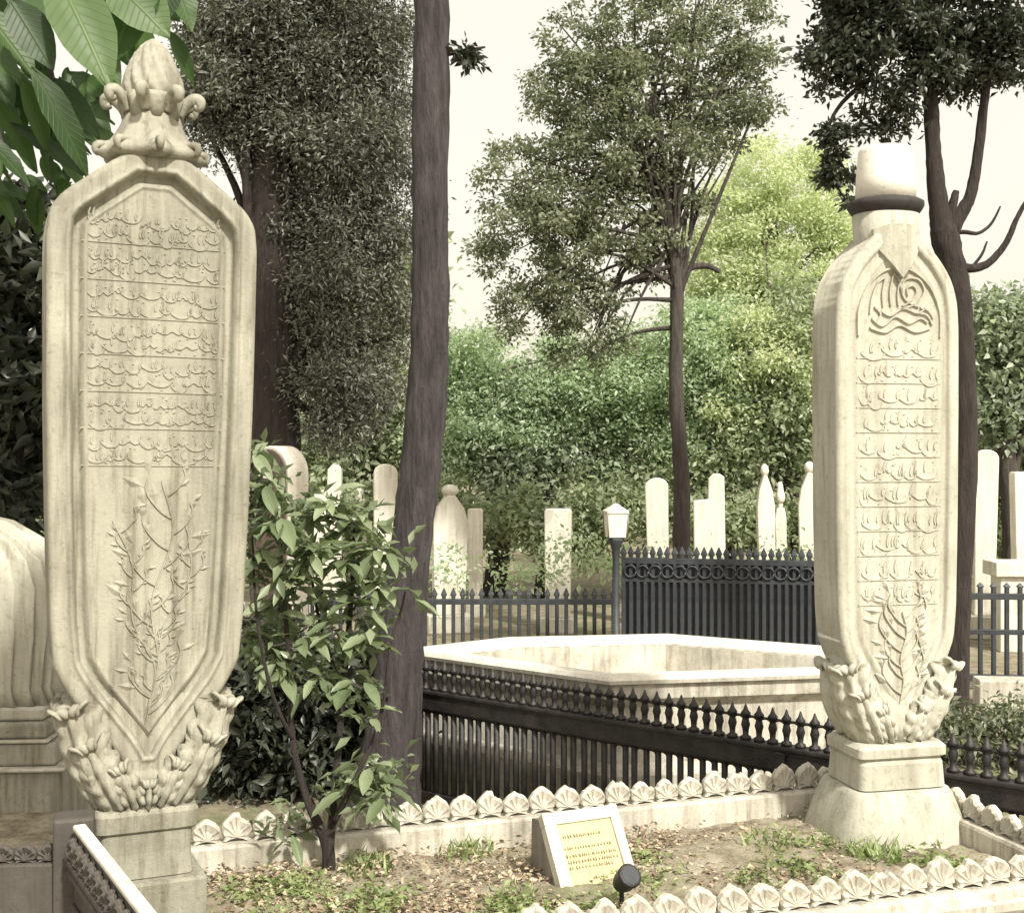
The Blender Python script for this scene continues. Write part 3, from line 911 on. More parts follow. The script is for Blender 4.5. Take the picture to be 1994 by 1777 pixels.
def grave_enclosure():
    root = thing('grave_enclosure', 'low marble grave kerb crested with a row of scalloped palmettes', 'grave kerb', (0, 0, 0))
    pals = [palmette_mesh(seed=q) for q in (0, 3, 5, 8, 11, 14, 17)]
    D0 = A0 + ax_n * WID
    B0 = A0 + ax_u * LEN
    C0 = D0 + ax_u * LEN
    rr = random.Random(2)

    def run(p, rot, L, z=0.25, pitch=0.1007, first=0.05, crest=True):
        o = kerb_side(root, L, KPROF, M['kerb'])
        o.location = p; o.rotation_euler = (0, 0, rot)
        if crest:
            k = int((L - first) / pitch) + 1
            for i in range(k):
                x = first + i * pitch
                if x > L - 0.03:
                    break
                c, s_ = math.cos(rot), math.sin(rot)
                q = link('palmette', rr.choice(pals), root, (p.x + c * x, p.y + s_ * x, z - 0.002), (rr.uniform(-0.07, 0.07), rr.uniform(-0.06, 0.06), rot + rr.uniform(-0.06, 0.06)))
                q.scale = (1 + rr.uniform(-0.04, 0.02), 1, 1 + rr.uniform(-0.14, 0.06))
    run(D0 + ax_u * 0.20, AX, LEN - 0.20)          # front
    run(C0, AX + math.pi / 2, WID)                 # right end
    run(B0, AX + math.pi, LEN)                     # back
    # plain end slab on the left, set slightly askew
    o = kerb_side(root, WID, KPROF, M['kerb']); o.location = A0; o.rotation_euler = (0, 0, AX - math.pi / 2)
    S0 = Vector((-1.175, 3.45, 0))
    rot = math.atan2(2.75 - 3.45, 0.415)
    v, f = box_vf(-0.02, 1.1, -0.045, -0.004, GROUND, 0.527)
    o = obj('end_slab', v, f, M['shadowed_kerb'], root); o.location = S0; o.rotation_euler = (0, 0, rot); bevel(o, 0.006)
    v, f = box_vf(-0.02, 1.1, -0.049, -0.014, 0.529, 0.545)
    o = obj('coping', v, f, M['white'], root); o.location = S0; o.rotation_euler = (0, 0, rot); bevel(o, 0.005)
    pd = palmette_mesh(0.075, 0.062, 0.02, 21); pd.materials[0] = M['shadowed_kerb']
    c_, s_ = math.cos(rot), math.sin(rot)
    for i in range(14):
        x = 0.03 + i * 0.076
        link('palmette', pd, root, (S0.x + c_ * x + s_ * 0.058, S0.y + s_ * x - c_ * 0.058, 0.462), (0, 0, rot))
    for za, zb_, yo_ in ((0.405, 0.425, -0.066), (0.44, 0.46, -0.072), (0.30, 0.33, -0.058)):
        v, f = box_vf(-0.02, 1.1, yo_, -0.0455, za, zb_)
        o = obj('moulding', v, f, M['shadowed_kerb'], root); o.location = S0; o.rotation_euler = (0, 0, rot); bevel(o, 0.005)
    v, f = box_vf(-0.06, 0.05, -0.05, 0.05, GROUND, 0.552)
    o = obj('corner_post', v, f, M['shadowed_kerb'], root); o.location = (-1.245, 3.52, 0); o.rotation_euler = (0, 0, AX); bevel(o, 0.008)
    return root


grave_enclosure()


def bed_soil():
    nx, ny = 90, 36
    vs, fs = [], []
    rr = random.Random(9)
    for j in range(ny + 1):
        for i in range(nx + 1):
            a, b = i / nx, j / ny
            p = A0 + ax_u * (0.02 + a * (LEN - 0.04)) + ax_n * (0.02 + b * (WID - 0.04))
            z = 0.15 + 0.02 * math.sin(a * 9 + b * 4) * math.sin(b * 5) + rr.uniform(-0.008, 0.008) + 0.03 * math.sin(math.pi * b)
            vs.append((p.x, p.y, z))
    for j in range(ny):
        for i in range(nx):
            q = j * (nx + 1) + i
            fs.append((q, q + nx + 1, q + nx + 2, q + 1))
    o = obj('grave_bed', vs, fs, M['soil'], None, True)
    o['kind'] = 'structure'


bed_soil()


def litter():
    blobs = []
    for i in range(26):
        a, b = RND.random(), RND.random()
        p = A0 + ax_u * (0.1 + a * (LEN - 0.2)) + ax_n * (0.08 + b * (WID - 0.16))
        blobs.append(((p.x, p.y, 0.185), (0.28, 0.16, 0.008), 1))
    o = leaf_cloud('leaf_litter', blobs, 9000, 0.021, M['litter'], None, 31, clump=0.12, aspect=0.6, up=1.6, clumps=200, squash=0.06, stuff=True)
    o['label'] = 'dry brown leaf litter scattered over the grave bed'; o['category'] = 'leaf litter'
    # keep it off the kerb: clip to the bed
    me = o.data


litter()
blobs = []
for i in range(30):
    a, b = RND.random(), RND.random() ** 0.8
    p = A0 + ax_u * (0.15 + a * (LEN - 0.3)) + ax_n * (0.1 + b * (WID - 0.2))
    blobs.append(((p.x, p.y, 0.19), (0.12, 0.08, 0.012), 1))
gc = leaf_cloud('ground_cover', blobs, 5200, 0.024, M['weed'], None, 37, clump=0.07, aspect=0.55, up=0.8, clumps=120, squash=0.25, stuff=True)
gc['label'] = 'sparse pale green ground cover over the grave bed'; gc['category'] = 'ground cover'


def tuft(name, c, n, h, spread, mat, label, seed, wide=0.006):
    rr = random.Random(seed)
    vs, fs = [], []
    for _ in range(n):
        a = rr.uniform(0, 2 * math.pi); r = spread * rr.random() ** 0.7
        x, y = r * math.cos(a), r * math.sin(a)
        hh = h * rr.uniform(0.45, 1.1); la = rr.uniform(0, 2 * math.pi); ln = hh * rr.uniform(0.2, 0.8)
        w = wide * rr.uniform(0.6, 1.4)
        wx, wy = -math.sin(la) * w, math.cos(la) * w
        b = len(vs)
        for k in range(4):
            t = k / 3
            ww = (1 - t) ** 0.7
            px, py, pz = x + math.cos(la) * ln * t * t, y + math.sin(la) * ln * t * t, hh * (t - 0.25 * t * t)
            vs += [(px - wx * ww, py - wy * ww, pz), (px + wx * ww, py + wy * ww, pz)]
        for k in range(3):
            fs.append((b + 2 * k, b + 2 * k + 1, b + 2 * k + 3, b + 2 * k + 2))
    o = obj(name, vs, fs, mat, None)
    o.location = c
    return tag(o, label, 'weeds', 'weeds growing on the grave bed')


def bed_pt(px, py):
    d = (EYE - 0.17) * FPX / (py - 870)
    p = P(px, py, d); p.z = 0.16
    return p


for i, (px, py, n, h, sp, lab) in enumerate([
    (1700, 1668, 150, 0.10, 0.10, 'bright green weeds at the foot of the right hand tombstone'),
    (1500, 1655, 90, 0.11, 0.10, 'green grass clump left of the right hand tombstone foot'),
    (1800, 1640, 70, 0.08, 0.07, 'small grass clump right of the right hand tombstone foot'),
    (1290, 1690, 60, 0.07, 0.09, 'sparse grass just right of the tilted plaque'),
    (905, 1655, 70, 0.08, 0.10, 'green weeds on the bed between shrub and plaque'),
    (715, 1690, 70, 0.09, 0.09, 'low weeds at the right of the shrub stem'),
    (545, 1660, 80, 0.09, 0.08, 'low weeds at the left of the shrub stem'),
    (1010, 1745, 50, 0.06, 0.07, 'small weeds at the left foot of the tilted plaque'),
    (1430, 1580, 60, 0.08, 0.06, 'thin grass by the back kerb left of the right tombstone'),
]):
    tuft('weed_clump', bed_pt(px, py), n, h, sp, M['weed'], lab, 300 + i)


# ------------------------------------------------------------------ tilted plaque and its spotlight
def plaque():
    top = P(1127, 1580, 4.15)
    phi = math.radians(24)
    root = thing('plaque_stand', 'tilted white marble stand with a cream yellow inscribed plaque on the grave bed', 'plaque', (top.x, top.y, 0), phi)
    zt = top.z
    sl = math.radians(36)
    L = 0.325; W = 0.265
    # local: x right, -y to the front. slope from (0, zt) to (-L sin, zt - L cos)
    dy, dz = -L * math.sin(sl), -L * math.cos(sl)
    ny, nz = -math.cos(sl), math.sin(sl)         # outward normal of the sloping face
    zb = 0.13
    t = 0.03
    def pt(x, v, o_):
        return (x, dy * v + ny * o_, zt + dz * v + nz * o_)
    w = W / 2
    # wedge block behind
    v = [pt(-w, 0, -t), pt(w, 0, -t), pt(w, 1, -t), pt(-w, 1, -t), (-w, 0.09, zt - 0.03), (w, 0.09, zt - 0.03), (w, 0.10, zb - 0.06), (-w, 0.10, zb - 0.06), (-w, dy + 0.02, zb - 0.06), (w, dy + 0.02, zb - 0.06)]
    f = [(0, 3, 2, 1), (0, 1, 5, 4), (4, 5, 6, 7), (3, 8, 9, 2), (0, 4, 7, 8, 3), (1, 2, 9, 6, 5), (7, 6, 9, 8)]
    obj('support', v, f, M['grey_stone'], root)  # block greyed to carry the shade on its side
    def plate(name, x0, x1, v0, v1, o0, o1, mat, bw=0.003):
        vs = [pt(x0, v0, o0), pt(x1, v0, o0), pt(x1, v1, o0), pt(x0, v1, o0), pt(x0, v0, o1), pt(x1, v0, o1), pt(x1, v1, o1), pt(x0, v1, o1)]
        fs = [(0, 1, 2, 3), (7, 6, 5, 4), (1, 0, 4, 5), (2, 1, 5, 6), (3, 2, 6, 7), (0, 3, 7, 4)]
        o = obj(name, vs, fs, mat, root)
        if bw:
            bevel(o, bw)
        return o
    e = 0.034
    plate('frame_bar', -w - 0.008, w + 0.008, -0.02, 0.105, -t + 0.001, 0.012, M['white'])
    plate('frame_bar', -w - 0.008, w + 0.008, 0.90, 1.03, -t + 0.001, 0.012, M['white'])
    plate('frame_bar', -w - 0.008, -w + e, 0.107, 0.898, -t + 0.001, 0.012, M['white'])
    plate('frame_bar', w - e * 0.75, w + 0.008, 0.107, 0.898, -t + 0.001, 0.012, M['white'])
    plate('plaque', -w + e + 0.001, w - e * 0.75 - 0.001, 0.108, 0.897, -t + 0.001, 0.002, M['plaque'], 0)
    rr = random.Random(4)
    for v0, x0, x1 in [(0.24, -0.085, 0.05), (0.36, -0.09, 0.085), (0.44, -0.09, 0.09), (0.50, -0.09, 0.09), (0.56, -0.09, 0.07), (0.68, -0.015, 0.045), (0.78, -0.03, 0.09)]:
        vs, fs = [], []
        x = x0
        while x < x1:
            g = rr.uniform(0.004, 0.009)
            for q in range(rr.choice([1, 2])):
                xx = x + rr.uniform(0, g * 0.6); b = len(vs)
                hh = rr.uniform(0.012, 0.022)
                vs += [pt(xx, v0 - hh, 0.0035), pt(xx + 0.0022, v0 - hh, 0.0035), pt(xx + 0.0022, v0 + hh, 0.0035), pt(xx, v0 + hh, 0.0035)]
                fs.append((b, b + 3, b + 2, b + 1))
            b = len(vs)
            vs += [pt(x, v0, 0.0035), pt(x + g, v0, 0.0035), pt(x + g, v0 + 0.007, 0.0035), pt(x, v0 + 0.007, 0.0035)]
            fs.append((b, b + 3, b + 2, b + 1))
            x += g + rr.choice([0.002, 0.003, 0.006])
        obj('text_line', vs, fs, M['ink'], root)


plaque()


def spotlight():
    p = P(1217, 1716, 3.80)
    root = thing('garden_spotlight', 'small dark round garden spotlight beside the right foot of the plaque', 'spotlight', (p.x, p.y, 0), math.radians(30))
    z = p.z
    secs = [(0.0, 0.012), (0.005, 0.026), (0.03, 0.034), (0.06, 0.036), (0.066, 0.038), (0.075, 0.038), (0.078, 0.032)]
    v, f = loft_vf([(q, r, r, 2) for q, r in secs], 20)
    h = obj('lamp_head', v, f, M['iron'], root, True)
    h.location = (0, 0.03, z - 0.02); h.rotation_euler = (math.radians(50), 0, 0)
    v, f = loft_vf([(0.0715, 0.03, 0.03, 2), (0.0795, 0.029, 0.029, 2)], 20)
    g = obj('lens', v, f, M['iron_far'], h)
    mb = MB().tube([(0, 0.02, z - 0.005), (0, 0.018, z - 0.05), (0, 0.018, 0.10)], [0.008, 0.008, 0.006], 8)
    mb.build('stake', M['iron'], root)


spotlight()

# ------------------------------------------------------------------ black iron railing behind the grave
FA = Vector((-2.4, 6.74 + 0.761 * 1.9, 0))
FB = Vector((2.75, 6.74 - 0.761 * 3.25, 0))


def tapered_baluster():
    pr = [(0.0, 0.025), (0.012, 0.025), (0.02, 0.013), (0.045, 0.015), (0.065, 0.021), (0.085, 0.016), (0.10, 0.012), (0.108, 0.022), (0.118, 0.023), (0.132, 0.012), (0.158, 0.003)]
    v, f = loft_vf([(z, r, r, 2) for z, r in pr], 8)
    return mk_mesh('baluster', v, f, M['iron'], True)


def near_railing():
    d = FB - FA
    L = d.length
    root = thing('iron_railing', 'low black cast iron railing with stubby balusters running behind the scalloped grave', 'railing', FA, math.atan2(d.y, d.x))
    zt = 0.42
    box('top_rail', 0, L, -0.03, 0.03, zt - 0.25, zt - 0.137, M['iron'], root, 0.012)
    box('rail_lip', 0, L, -0.042, 0.042, zt - 0.158, zt - 0.136, M['iron'], root, 0.006)
    box('bottom_rail', 0, L, -0.02, 0.02, GROUND + 0.05, GROUND + 0.08, M['iron'], root, 0.004)
    bal = tapered_baluster()
    n = int(L / 0.066)
    v, f = tube_vf([(0, 0, GROUND + 0.081), (0, 0, zt - 0.251)], [0.0165, 0.0165], 6)
    bar = mk_mesh('bar', v, f, M['iron'], True)
    rr = random.Random(6)
    for i in range(n):
        x = 0.05 + i * 0.066
        link('baluster', bal, root, (x, 0, zt - 0.135), (0, 0, rr.uniform(0, 1)))
    for i in range(int(L / 0.060)):
        link('bar', bar, root, (0.04 + i * 0.060 + rr.uniform(-0.007, 0.007), 0, 0))
    def half_ring(r, tr, n=7):
        return tube_vf([(-r * math.cos(math.pi * k / n), 0, r * math.sin(math.pi * k / n)) for k in range(n + 1)], [tr] * (n + 1), 5)
    v, f = half_ring(0.033, 0.007)
    ha = mk_mesh('arch', v, f, M['iron'], True)
    for i in range(n - 1):
        link('arch', ha, root, (0.05 + (i + 0.5) * 0.066, 0, zt - 0.062))
    v, f = half_ring(0.03, 0.008)
    hb = mk_mesh('arch', v, f, M['iron'], True)
    for i in range(int(L / 0.060) - 1):
        link('arch', hb, root, (0.04 + (i + 0.5) * 0.060, 0, zt - 0.285))
    for x in (0.02, L * 0.36, L * 0.7, L - 0.02):
        box('post', x - 0.022, x + 0.022, -0.055, -0.0435, GROUND, zt - 0.16, M['iron'], root, 0.004)


near_railing()


# ------------------------------------------------------------------ polygonal marble basin
def basin():
    zr = 0.45
    ring = [(-0.55, 7.02), (0.50, 6.22), (1.72, 6.42), (2.05, 6.95), (0.95, 7.55), (0.0, 7.42)]
    # photographed corners of the coping
    pts = [Vector((x, y, 0)) for x, y in ring]
    c = sum(pts, Vector()) / len(pts)
    root = thing('stone_basin', 'pale polygonal marble basin with a bright coping behind the black railing', 'basin', (c.x, c.y, 0))
    loc = [p - c for p in pts]
    n = len(loc)
    def off(k, o_):
        a, b, d = loc[k - 1], loc[k], loc[(k + 1) % n]
        e1 = (b - a).normalized(); e2 = (d - b).normalized()
        n1 = Vector((e1.y, -e1.x, 0)); n2 = Vector((e2.y, -e2.x, 0))
        m = (n1 + n2).normalized()
        return b + m * (o_ / max(0.4, m.dot(n1)))
    def sweep(name, prof, mat):
        vs, fs = [], []
        for k in range(n):
            for o_, z in prof:
                q = off(k, o_)
                vs.append((q.x, q.y, z))
        m = len(prof)
        for k in range(n):
            k2 = (k + 1) % n
            for i in range(m):
                j = (i + 1) % m
                fs.append((k * m + i, k2 * m + i, k2 * m + j, k * m + j))
        return obj(name, vs, fs, mat, root)
    sweep('wall', [(0.06, GROUND), (0.06, -0.05), (0.0, 0.0), (-0.02, 0.1), (-0.02, 0.28), (0.03, 0.33), (0.03, zr - 0.042), (-0.13, zr - 0.042), (-0.13, GROUND)], M['kerb'])
    o = sweep('coping', [(0.055, zr - 0.04), (0.062, zr - 0.02), (0.05, zr), (-0.05, zr), (-0.058, zr - 0.015), (-0.11, zr - 0.03), (-0.11, zr - 0.04)], M['white'])
    vs = [tuple(off(k, -0.135)) for k in range(n)]
    vs = [(x, y, 0.18) for x, y, z in vs]
    obj('basin_bed', vs, [tuple(range(n))], M['kerb'], root)


basin()


# ------------------------------------------------------------------ far iron fences
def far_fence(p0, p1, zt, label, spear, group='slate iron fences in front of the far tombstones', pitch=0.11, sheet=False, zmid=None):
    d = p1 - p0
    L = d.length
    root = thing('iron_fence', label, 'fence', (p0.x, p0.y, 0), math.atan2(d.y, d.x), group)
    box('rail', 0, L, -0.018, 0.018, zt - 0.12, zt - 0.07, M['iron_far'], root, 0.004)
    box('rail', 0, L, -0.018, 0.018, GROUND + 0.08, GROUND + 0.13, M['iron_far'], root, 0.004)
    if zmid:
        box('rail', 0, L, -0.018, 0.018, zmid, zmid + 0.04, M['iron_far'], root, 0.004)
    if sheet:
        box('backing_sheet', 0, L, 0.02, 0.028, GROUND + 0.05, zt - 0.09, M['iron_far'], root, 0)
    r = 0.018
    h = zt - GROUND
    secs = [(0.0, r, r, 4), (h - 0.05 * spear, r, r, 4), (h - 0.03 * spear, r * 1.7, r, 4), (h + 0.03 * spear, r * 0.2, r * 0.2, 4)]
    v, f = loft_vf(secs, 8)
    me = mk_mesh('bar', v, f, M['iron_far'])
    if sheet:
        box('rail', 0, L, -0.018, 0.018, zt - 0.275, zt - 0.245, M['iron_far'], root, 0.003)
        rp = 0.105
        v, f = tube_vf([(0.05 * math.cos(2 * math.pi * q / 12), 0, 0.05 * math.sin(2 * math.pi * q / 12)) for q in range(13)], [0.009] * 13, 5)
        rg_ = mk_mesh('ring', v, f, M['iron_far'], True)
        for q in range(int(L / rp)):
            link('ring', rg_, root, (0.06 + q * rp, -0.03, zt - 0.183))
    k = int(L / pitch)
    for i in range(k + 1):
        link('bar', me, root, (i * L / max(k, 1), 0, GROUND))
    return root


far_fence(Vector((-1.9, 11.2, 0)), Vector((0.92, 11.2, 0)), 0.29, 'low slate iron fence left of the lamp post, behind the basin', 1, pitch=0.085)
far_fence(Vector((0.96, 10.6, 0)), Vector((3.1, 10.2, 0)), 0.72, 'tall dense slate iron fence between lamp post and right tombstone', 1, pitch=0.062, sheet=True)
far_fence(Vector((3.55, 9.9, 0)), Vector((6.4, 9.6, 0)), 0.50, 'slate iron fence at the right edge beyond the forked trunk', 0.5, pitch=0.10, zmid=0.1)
# low tan kerb and hedge before the right-hand fence
tw = thing('stone_kerb', 'low tan stone kerb under the fence at the right edge', 'kerb', (3.5, 9.3, 0), math.radians(-6))
for i in range(6):
    box('kerb_stone', i * 0.55, i * 0.55 + 0.54, -0.1, 0.1, GROUND, -0.14 + 0.01 * (i % 2), M['kerb'], tw, 0.012)
hd = thing('low_hedge', 'low dark green hedge at the right edge beyond the black railing', 'hedge', (3.9, 8.2, GROUND))
leaf_cloud('foliage', [((2.4 + 0.35 * i, 7.75 - 0.1 * i, -0.2), (0.28, 0.22, 0.18), 1) for i in range(7)], 9000, 0.05, M['leaf_mid'], hd, 77, clump=0.12, clumps=90, origin=(3.9, 8.2, GROUND))
mb = MB()
for i in range(7):
    x, y = 2.4 + 0.35 * i - 3.9, 7.75 - 0.1 * i - 8.2
    mb.tube([(x, y, 0), (x + .03, y, 0.12), (x, y + .02, 0.25)], [0.012, 0.01, 0.005], 5)
mb.build('stems', M['bark_dark'], hd)


# ------------------------------------------------------------------ far white tombstones
def far_stone(x0, x1, ytop, d, style, label, rot=0.0, mat='white', thick=0.14):
    s = d / FPX
    xc = (x0 + x1) / 2
    c = P(xc, 870, d)
    w = (x1 - x0) * s / 2
    zt = EYE - (ytop - 870) * s
    H = zt - GROUND
    root = thing('far_tombstone', label, 'tombstone', (c.x, c.y, GROUND), rot + RND.uniform(-0.2, 0.2), 'white tombstones beyond the iron fences')
    root.rotation_euler.y = RND.uniform(-0.022, 0.022)
    m = M[mat]
    box('base', -w * 1.25, w * 1.25, -thick * 0.9, thick * 0.9, 0, H * 0.12, m, root, 0.01)
    def prism(name, pts, y0, y1):
        n = len(pts)
        vs = [(x, y0, z) for x, z in pts] + [(x, y1, z) for x, z in pts]
        fs = [tuple(range(n)), tuple(range(2 * n - 1, n - 1, -1))] + [(i, i + n, (i + 1) % n + n, (i + 1) % n) for i in range(n)]
        o = obj(name, vs, fs, m, root)
        bevel(o, 0.012, 2, 50)
        return o
    b = H * 0.121
    t = thick / 2
    if style == 'round':
        arc = [(w * math.cos(a), H - w * 0.8 + w * 0.8 * math.sin(a)) for a in [math.pi * k / 10 for k in range(11)]]
        prism('slab', [(-w * 0.85, b), (w * 0.85, b)] + arc, -t, t)
    elif style == 'flat':
        prism('slab', [(-w * 0.9, b), (w * 0.9, b), (w, H - 0.03), (w * 0.9, H), (-w * 0.9, H), (-w, H - 0.03)], -t, t)
    elif style == 'point':
        prism('slab', [(-w * 0.85, b), (w * 0.85, b), (w, H * 0.74), (w * 0.75, H * 0.84), (w * 0.2, H * 0.93), (-w * 0.2, H * 0.93), (-w * 0.75, H * 0.84), (-w, H * 0.74)], -t, t)
        loft('finial', [(H * 0.925, w * 0.3, w * 0.3, 2), (H * 0.955, w * 0.5, w * 0.5, 2), (H * 0.985, w * 0.4, w * 0.4, 2), (H, w * 0.12, w * 0.12, 2)], m, root, 14)
    elif style == 'turban':
        prism('slab', [(-w * 0.8, b), (w * 0.8, b), (w, H * 0.72), (w * 0.7, H * 0.8), (-w * 0.7, H * 0.8), (-w, H * 0.72)], -t, t)
        loft('neck', [(H * 0.79, w * 0.45, w * 0.45, 2), (H * 0.84, w * 0.42, w * 0.42, 2)], m, root, 14)
        loft('turban', [(H * 0.835, w * 0.5, w * 0.5, 2), (H * 0.86, w * 0.8, w * 0.8, 2), (H * 0.90, w * 0.85, w * 0.85, 2), (H * 0.93, w * 0.6, w * 0.6, 2), (H * 0.97, w * 0.5, w * 0.5, 2), (H, w * 0.3, w * 0.3, 2)], m, root, 16)
    elif style == 'step':
        prism('slab', [(-w, b), (w, b), (w, H * 0.98), (w * 0.7, H), (w * 0.3, H), (w * 0.0, H * 0.97), (-w * 0.05, H * 0.84), (-w, H * 0.83)], -t, t)
    return root


far_stone(612, 664, 905, 14.0, 'step', 'white stepped tombstone behind the shrub, left of the leaning trunk')
far_stone(690, 718, 950, 15.0, 'turban', 'thin turban topped tombstone just left of the round topped one by the trunk')
far_stone(724, 770, 903, 13.4, 'round', 'cream round topped tombstone touching the left side of the leaning trunk')
far_stone(838, 908, 943, 13.0, 'point', 'wide white tombstone with a small knob just right of the leaning trunk', 0.1)
far_stone(912, 941, 990, 14.2, 'flat', 'narrow white tombstone close to the wide knobbed one')
far_stone(1060, 1112, 990, 13.0, 'flat', 'bright plain rectangular tombstone standing alone left of the lamp post')
far_stone(1262, 1306, 930, 13.2, 'round', 'white round topped tombstone just left of the slender tree trunk')
far_stone(1354, 1414, 922, 13.0, 'step', 'white tombstone with one stepped shoulder right of the slender trunk')
far_stone(1478, 1512, 903, 13.2, 'point', 'slim white tombstone with a pointed knob near the pale stone')
far_stone(1512, 1534, 938, 14.6, 'turban', 'small white tombstone half hidden behind the slim pointed one')
far_stone(1556, 1600, 898, 13.4, 'point', 'white tombstone half hidden by the left edge of the pale stone')
far_stone(1892, 1936, 875, 12.6, 'round', 'tall cream tombstone just right of the forked trunk')
far_stone(1974, 2024, 918, 12.6, 'flat', 'white flat topped tombstone cut by the right edge of the picture')
st = thing('stone_ledge', 'white stone ledge under the tombstones at the right edge', 'ledge', P(1985, 1105, 11.8).xy.to_3d() + Vector((0, 0, GROUND)))
box('slab', -0.28, 0.9, -0.15, 0.2, EYE - 250 * 11.8 / FPX - GROUND, EYE - 222 * 11.8 / FPX - GROUND, M['white'], st, 0.01)
box('wall', -0.22, 0.85, -0.1, 0.15, 0, EYE - 251 * 11.8 / FPX - GROUND, M['white'], st, 0.01)


def shaded_stone():
    d = 8.2
    s = d / FPX
    c = P(535, 870, d)
    root = thing('far_tombstone', 'round topped tombstone, its front coloured dark brown for shadow, its lit edge pale, behind the shrub leaves', 'tombstone', (c.x, c.y, GROUND), math.radians(-38))
    H = EYE - (868 - 870) * s - GROUND
    w = 0.19
    def arch(name, w_, y0, y1, H_, mat, b=0.18):
        pts = [(-w_, b), (w_, b)] + [(w_ * math.cos(a), H_ - w_ + w_ * math.sin(a)) for a in [math.pi * k / 14 for k in range(15)]]
        n = len(pts)
        vs = [(x, y0, z) for x, z in pts] + [(x, y1, z) for x, z in pts]
        fs = [tuple(range(n)), tuple(range(2 * n - 1, n - 1, -1))] + [(i, i + n, (i + 1) % n + n, (i + 1) % n) for i in range(n)]
        return bevel(obj(name, vs, fs, mat, root), 0.008, 2, 50)
    arch('slab', w, -0.05, 0.13, H, M['white'])
    arch('shadowed_front', w * 0.92, -0.062, -0.0505, H - 0.02, M['shadowed_face'], 0.2)  # front darkened for shadow; the pale slab behind shows as the lit side
    box('base', -0.26, 0.26, -0.16, 0.2, 0, 0.179, M['grey_stone'], root, 0.01)


shaded_stone()


def lamp_post():
    d = 10.2
    s = d / FPX
    c = P(1199, 870, d)
    root = thing('lamp_post', 'small dark garden lamp post with a pale square lantern', 'lamp post', (c.x, c.y, GROUND), math.radians(8))
    zc = lambda y: EYE - (y - 870) * s - GROUND
    loft('post', [(0, 0.09, 0.09, 4), (0.12, 0.09, 0.09, 4), (0.15, 0.038, 0.038, 2), (zc(1090), 0.027, 0.027, 2), (zc(1066), 0.036, 0.036, 2), (zc(1052), 0.062, 0.062, 4), (zc(1046), 0.066, 0.066, 4)], M['iron_far'], root, 16)
    w = 0.088
    loft('lantern_glass', [(zc(1045), w * 0.85, w * 0.85, 12), (zc(1000), w, w, 12)], M['lamp_glass'], root, 32, smooth=False)
    loft('lantern_cap', [(zc(999), w * 1.08, w * 1.08, 12), (zc(994), w * 1.08, w * 1.08, 12), (zc(986), w * 0.5, w * 0.5, 8), (zc(980), 0.015, 0.015, 2)], M['white'], root, 32, smooth=False)
    for a in (-1, 1):
        for b in (-1, 1):
            MB().tube([(a * w * 0.86, b * w * 0.86, zc(1046)), (a * w * 1.0, b * w * 1.0, zc(998))], [0.006, 0.006], 5, sub=0).build('lantern_frame', M['grey_stone'], root)


lamp_post()


# ------------------------------------------------------------------ monument cut by the left edge
def left_monument():
    d = 5.0
    root = thing('grave_monument', 'grey fluted stone monument on a stepped plinth, cut by the left edge', 'monument', (-2.45, 5.2, 0), math.radians(3))
    zt = lambda y: EYE - (y - 870) * d / FPX
    X = lambda px: (px - 997) / FPX * d + 2.45
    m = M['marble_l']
    def tier(name, xr, y0, z0, z1, mat):
        box(name, -0.9, xr, -0.2 - y0, 0.4, z0, z1, mat, root, 0.012)
    tier('plinth_tier', X(72), -0.02, zt(1408), zt(1382), M['marble_r'])
    tier('plinth_tier', X(82), 0.01, zt(1440), zt(1409), m)
    tier('plinth_tier', X(88), 0.03, zt(1447), zt(1441), M['marble_r'])
    tier('plinth_tier', X(100), 0.02, zt(1492), zt(1448), m)
    tier('plinth_tier', X(122), 0.06, zt(1500), zt(1493), M['kerb'])
    tier('plinth_tier', X(112), 0.03, GROUND, zt(1501), m)
    # fluted body, flaring
    secs = [(zt(1381), 0.50, 0.17, 5), (zt(1350), 0.47, 0.15, 5), (zt(1250), 0.50, 0.155, 5), (zt(1150), 0.52, 0.16, 5), (zt(1095), 0.49, 0.15, 5), (zt(1060), 0.40, 0.13, 5), (zt(1020), 0.28, 0.1, 4), (zt(1000), 0.12, 0.06, 3)]
    b = loft('fluted_body', secs, M['marble_r'], root, 192, lambda k, a: 1 + 0.06 * math.cos(22 * a + 0.55 * k) + 0.02 * math.cos(44 * a))
    b.location = (X(75) - 0.50, 0, 0)


left_monument()
# neighbouring grave in the left corner: dark scalloped crest and a soil bed
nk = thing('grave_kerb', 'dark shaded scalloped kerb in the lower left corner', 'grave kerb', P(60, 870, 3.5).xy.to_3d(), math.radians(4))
box('kerb_stone', -0.9, 0.085, -0.03, 0.03, GROUND, 0.425, M['shadowed_kerb'], nk, 0.006)
pm2 = palmette_mesh(0.062, 0.05, 0.03); pm2.materials[0] = M['shadowed_kerb']
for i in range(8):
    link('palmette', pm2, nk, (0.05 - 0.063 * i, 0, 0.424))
v, f = box_vf(-2.9, -1.55, 4.05, 5.0, GROUND, 0.12)
o = obj('side_bed', v, f, M['soil'], None); o['kind'] = 'structure'


